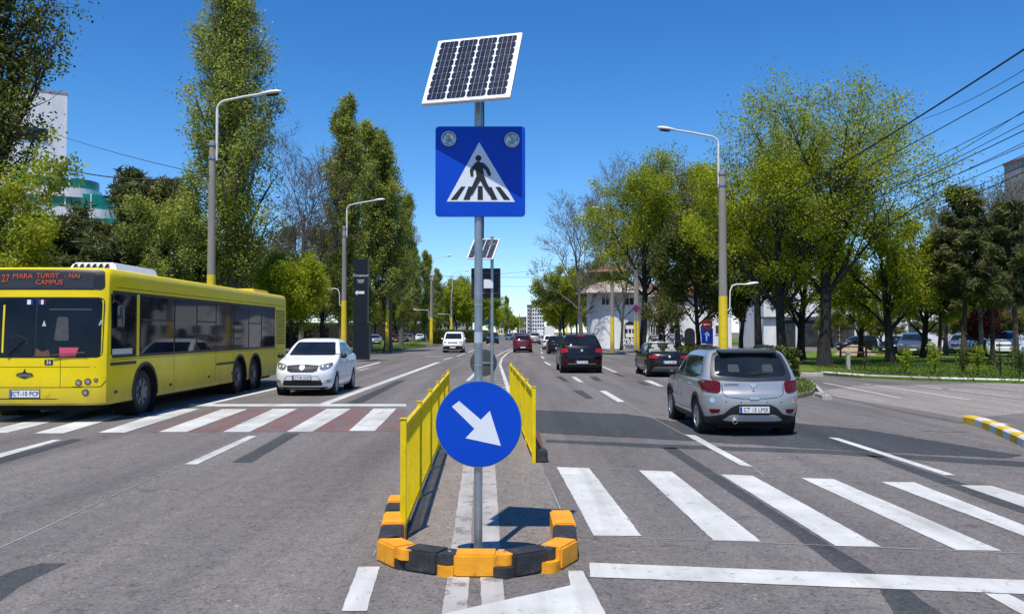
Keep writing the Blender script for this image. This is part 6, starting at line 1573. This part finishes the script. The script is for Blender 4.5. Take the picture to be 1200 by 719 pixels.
# ------------------------------------------------------------------ totem and small signs
TY = 50; a = at(415, 389, TY); b = at(432, 389, TY)
t = thing('totem_sign', 'tall dark navy advertising totem with white arrow pointing left on the verge', 'sign', ((a.x+b.x)/2, TY, .1))
hw = (b.x-a.x)/2; z = lambda py: zat(py, TY)-.1
MB().box(-hw, -.16, z(380), hw-.05, .16, z(303.5)).build('panel', MAT['navy'], t, bevel=.02)
MB().box(-hw-.02, -.25, 0, hw+.06, .25, z(380)-.003).build('base', MAT['navy'], t, bevel=.02)
MB().box(hw-.048, -.14, z(378), hw-.01, .14, z(305)).build('edge_strip', MAT['dgrey'], t)
X = lambda px: at(px, 389, TY).x-(a.x+b.x)/2
MB().prism([(X(416.3), -.165, z(343)), (X(419), -.165, z(346.2)), (X(419), -.165, z(344.3)), (X(427.3), -.165, z(344.3)), (X(427.3), -.165, z(341.2)), (X(419), -.165, z(341.2)), (X(419), -.165, z(339.8))], (0, -.01, 0)).build('arrow', MAT['sign_white'], t)
text_mesh('lettering', 'Cinnamon', .215, MAT['sign_white'], t, (X(423), -.168, z(322.8)), sx=1.0)
for py, w in ((328, 12), (329.6, 10), (331, 9)): MB().box(X(423)-w*.018, -.168, z(py)-.018, X(423)+w*.018, -.1605, z(py)+.018).build('text_line', MAT['alu'], t)
# yellow painted trunk guards / poles beside trees
def yellow_post(label, px, Y, r, ytop, lean=0):
    x = at(px, 389, Y).x; t = thing('painted_pole', label, 'pole', (x, Y, 0))
    MB().tube([(0, 0, 0), (lean, 0, zat(ytop, Y))], [r, r*.93], 16).build('painted_foot', MAT['poleyel'], t, 40)
    MB().tube([(lean, 0, zat(ytop, Y)-.02), (lean*2, 0, zat(ytop, Y)+3.6)], [r*.9, r*.8], 14).build('pole', MAT['concrete'], t, 40)
    return t
yellow_post('yellow-footed pole leaning on the poplar trunk right of the totem', 453.5, 73, .17, 362)
yellow_post('yellow-footed pole in front of the villa tree', 746, 60, .22, 376)
# road signs on posts
def post_sign(label, px, Y, pyb, shape, pyc, r, mat, rim=None, name='road_sign', face=1, extra=None):
    x = at(px, 389, Y).x; t = thing(name, label, 'road sign', (x, Y, 0)); zc = zat(pyc, Y)
    MB().tube([(0, 0, 0), (0, 0, zc+r*.8)], .035, 10).build('post', MAT['galv'], t, 40)
    if shape == 'round':
        p = MB().lathe([(-.05, 0), (-.05, r), (-.035, r), (-.035, 0)], 'y', 28, (0, 0, zc)).build('sign_plate', rim or mat, t, 30)
        MB().lathe([(-.056, 0), (-.056, r*.78), (-.0525, r*.78)], 'y', 28, (0, 0, zc)).build('sign_face', mat, p, 30)
    elif shape == 'rect':
        p = MB().box(-r, -.05, zc-r*1.3, r, -.036, zc+r*1.3).build('sign_plate', mat, t)
    elif shape == 'diamond':
        p = MB().prism([(0, -.05, zc-r), (r, -.05, zc), (0, -.05, zc+r), (-r, -.05, zc)], (0, .012, 0)).build('sign_plate', mat, t)
    return t, p, zc
t, p, zc = post_sign('blue arrow sign with a round red sign above it, left of the bright yellow lamp', 828.5, 44, 420, 'rect', 393.5, .30, MAT['sign_blue'])
MB().prism([(-.07, -.054, zc-.28), (-.01, -.054, zc-.28), (-.01, -.054, zc+.1), (.1, -.054, zc-.02), (.13, -.054, zc+.05), (.0, -.054, zc+.26), (-.14, -.054, zc+.1), (-.10, -.054, zc+.05), (-.07, -.054, zc+.1)], (0, -.004, 0)).build('arrow', MAT['sign_white'], p)
MB().tube([(0, 0, zc), (0, 0, zat(377, 44))], .034, 8).build('post_extension', MAT['galv'], t)
p = MB().lathe([(-.06, 0), (-.06, .28), (-.045, .28), (-.045, 0)], 'y', 28, (0, 0, zat(380, 44))).build('sign_plate', MAT['lamp_br'], t, 30)
MB().box(-.18, -.068, zat(380, 44)-.03, .18, -.0615, zat(380, 44)+.03).build('white_bar', MAT['sign_white'], p)
post_sign('purple diamond-shaped sign at the villa tree', 745.5, 57.5, 415, 'diamond', 361.5, .30, M('purple_sign', (.12, .02, .12), .5), name='road_sign')
post_sign('small dark square board on a thin post before the graffiti wall', 774, 68, 410, 'rect', 394.5, .17, MAT['sign_black'])
t, p, zc = post_sign('small blue bus stop sign on a post left of the villa', 699, 88, 410, 'rect', 379.5, .28, MAT['sign_blue'])
post_sign('small white round sign left of the villa', 703, 92, 410, 'round', 372, .2, MAT['sign_white'])
post_sign('light blue sign on the far right-hand pavement', 678.5, 120, 400, 'rect', 374.5, .3, M('pale_blue_sign', (.08, .38, .62), .5))
for k, px in enumerate((570.5, 577, 582.5, 588)):
    Y = 200+k*22; post_sign('blue banner on a far lamp post right of the sign pole', px, Y, 398, 'rect', 377.5, .42, M('banner_blue', (.05, .22, .45), .6), name='banner')[0]['group'] = 'blue banners far down the avenue'
# marker post and rubbish bin on the lawn, sand heap
p = G(994, 437); t = thing('marker_post', 'short concrete marker post on the lawn at the kerb', 'post', (p.x, p.y, .08)); MB().box(-.07, -.07, 0, .07, .07, .72).box(-.09, -.09, .722, .09, .09, .78).build('post', MAT['kerbstone'], t, bevel=.01)
p = G(1002, 417); t = thing('sand_heap', 'heap of pale sand behind the largest park tree', 'heap', (p.x, p.y, .05))
nr = np.random.default_rng(4); m = MB(); n = 26
for i in range(n):
    for j in range(n):
        x, y = (i/(n-1)-.5)*3, (j/(n-1)-.5)*2; r = math.sqrt((x/1.5)**2+(y/1.0)**2); m.v.append((x, y, max(0, .75*math.cos(min(1, r)*PI/2)+nr.normal(0, .04)*(r < 1)-.02)))
for i in range(n-1):
    for j in range(n-1): m.f.append((i*n+j, (i+1)*n+j, (i+1)*n+j+1, i*n+j+1)); m.m.append(0)
m.build('sand', M('pale_sand', (.33, .26, .18), 1, 0, .3, 6), t, 60)
# bench-like low rail fence by the path
p = G(985, 421); t = thing('low_fence', 'low dark two-rail fence beside the path behind the largest tree', 'fence', (p.x, p.y, .05)); 
for x in (0, 1.6, 3.2): MB().box(x-.05, -.05, 0, x+.05, .05, .8).build('post', MAT['wood'], t)
for z_ in (.35, .7): MB().box(.0, -.02, z_, 3.2, .02, z_+.08).build('rail', MAT['wood'], t)

# ------------------------------------------------------------------ overhead wires
def wire(label, A, B, sag, r=.012, n=28, group=None):
    pts = [A.lerp(B, i/n)+Vector((0, 0, -sag*4*(i/n)*(1-i/n))) for i in range(n+1)]
    o = MB().tube(pts, r, 5).build('overhead_wire', MAT['wire'], None, fix=False, smooth=60); tag(o, label, 'cable', group); return o
# right-hand bundle: from beyond the right edge back to poles behind the trees
WR = 'thin overhead wires crossing the sky at the right'
wire('thickest overhead cable, running highest across the right-hand sky', at(1330, -28, 16), at(845, 268, 42), .3, .024)
for i, (x0, y0, x1, y1, r) in enumerate(((1330, -5, 1080, 140, .012), (1330, 20, 860, 266, .015), (1330, 42, 1000, 240, .011), (1330, 62, 880, 275, .011), (1330, 74, 900, 280, .011), (1330, 88, 880, 285, .015), (1330, 102, 900, 290, .011), (1330, 112, 870, 292, .012), (1330, 120, 900, 296, .012), (1330, 134, 900, 305, .011), (1330, 140, 910, 312, .015), (1330, 165, 1040, 300, .015))):
    wire('thin overhead wire crossing the sky at the right', at(x0, y0, 19+i*.2), at(x1, y1, 42), .35, r, group=WR)
wire('thin wire sloping down from the pale building at the left', at(20, 140, 60), at(247, 206, 32.2), .25, .014)
wire('thick sagging cable between the left poplar and the first street lamp', at(-60, 150, 30), at(247, 206, 31.9), .75, .022)
for i, (y0, y1, Y) in enumerate(((206, 330, 32), (209, 334, 32))):
    pass
wire('thin wire spanning the avenue behind the sign poles, upper', at(400, 316, 110), at(720, 322, 110), .6, .02)
wire('thin wire spanning the avenue behind the sign poles, lower', at(470, 330, 150), at(700, 334, 150), .5, .025)
wire('faint wire spanning the avenue high above the far cars', at(480, 325, 140), at(720, 306, 100), .5, .018)

# ------------------------------------------------------------------ light
SUNV = Vector((-.135, -.46, 1)).normalized()      # from the ground towards the sun
sun = bpy.data.lights.new('sun', 'SUN'); sun.energy = 5.0; sun.angle = math.radians(.53); sun.color = (1, .945, .85)
so = bpy.data.objects.new('sun', sun); COL.objects.link(so); so.rotation_euler = SUNV.to_track_quat('Z', 'Y').to_euler(); so.location = (0, 0, 30)
w = bpy.data.worlds.new('World'); scene.world = w; w.use_nodes = True; nt = w.node_tree; bg = nt.nodes['Background']
sk = nt.nodes.new('ShaderNodeTexSky'); sk.sky_type = 'NISHITA'; sk.sun_disc = False
sk.sun_elevation = math.asin(SUNV.z); sk.sun_rotation = math.atan2(SUNV.x, SUNV.y); sk.altitude = 0; sk.air_density = 1.0; sk.dust_density = .0; sk.ozone_density = 4.0
hs = nt.nodes.new('ShaderNodeHueSaturation'); hs.inputs['Saturation'].default_value = 1.3; hs.inputs['Value'].default_value = 1
tcw = nt.nodes.new('ShaderNodeTexCoord'); sx_ = nt.nodes.new('ShaderNodeSeparateXYZ'); nt.links.new(tcw.outputs['Generated'], sx_.inputs[0])
hcol = ramp(nt, sx_.outputs[2], [(0, (.90, 1.08, 1.50)), (.10, (.92, 1.08, 1.30)), (.22, (.87, 1.03, 1.20)), (.36, (.80, .98, 1.16))])
nt.links.new(sk.outputs[0], hs.inputs['Color']); nt.links.new(mix(nt, 1.0, hs.outputs[0], hcol, 'MULTIPLY'), bg.inputs[0]); bg.inputs[1].default_value = .128
scene.view_settings.view_transform = 'Standard'; scene.view_settings.look = 'None'; scene.view_settings.exposure = 0; scene.view_settings.gamma = 1
scene.render.engine = 'CYCLES'; scene.render.resolution_x = 1024; scene.render.resolution_y = 613
scene.cycles.max_bounces = 6; scene.cycles.transparent_max_bounces = 8
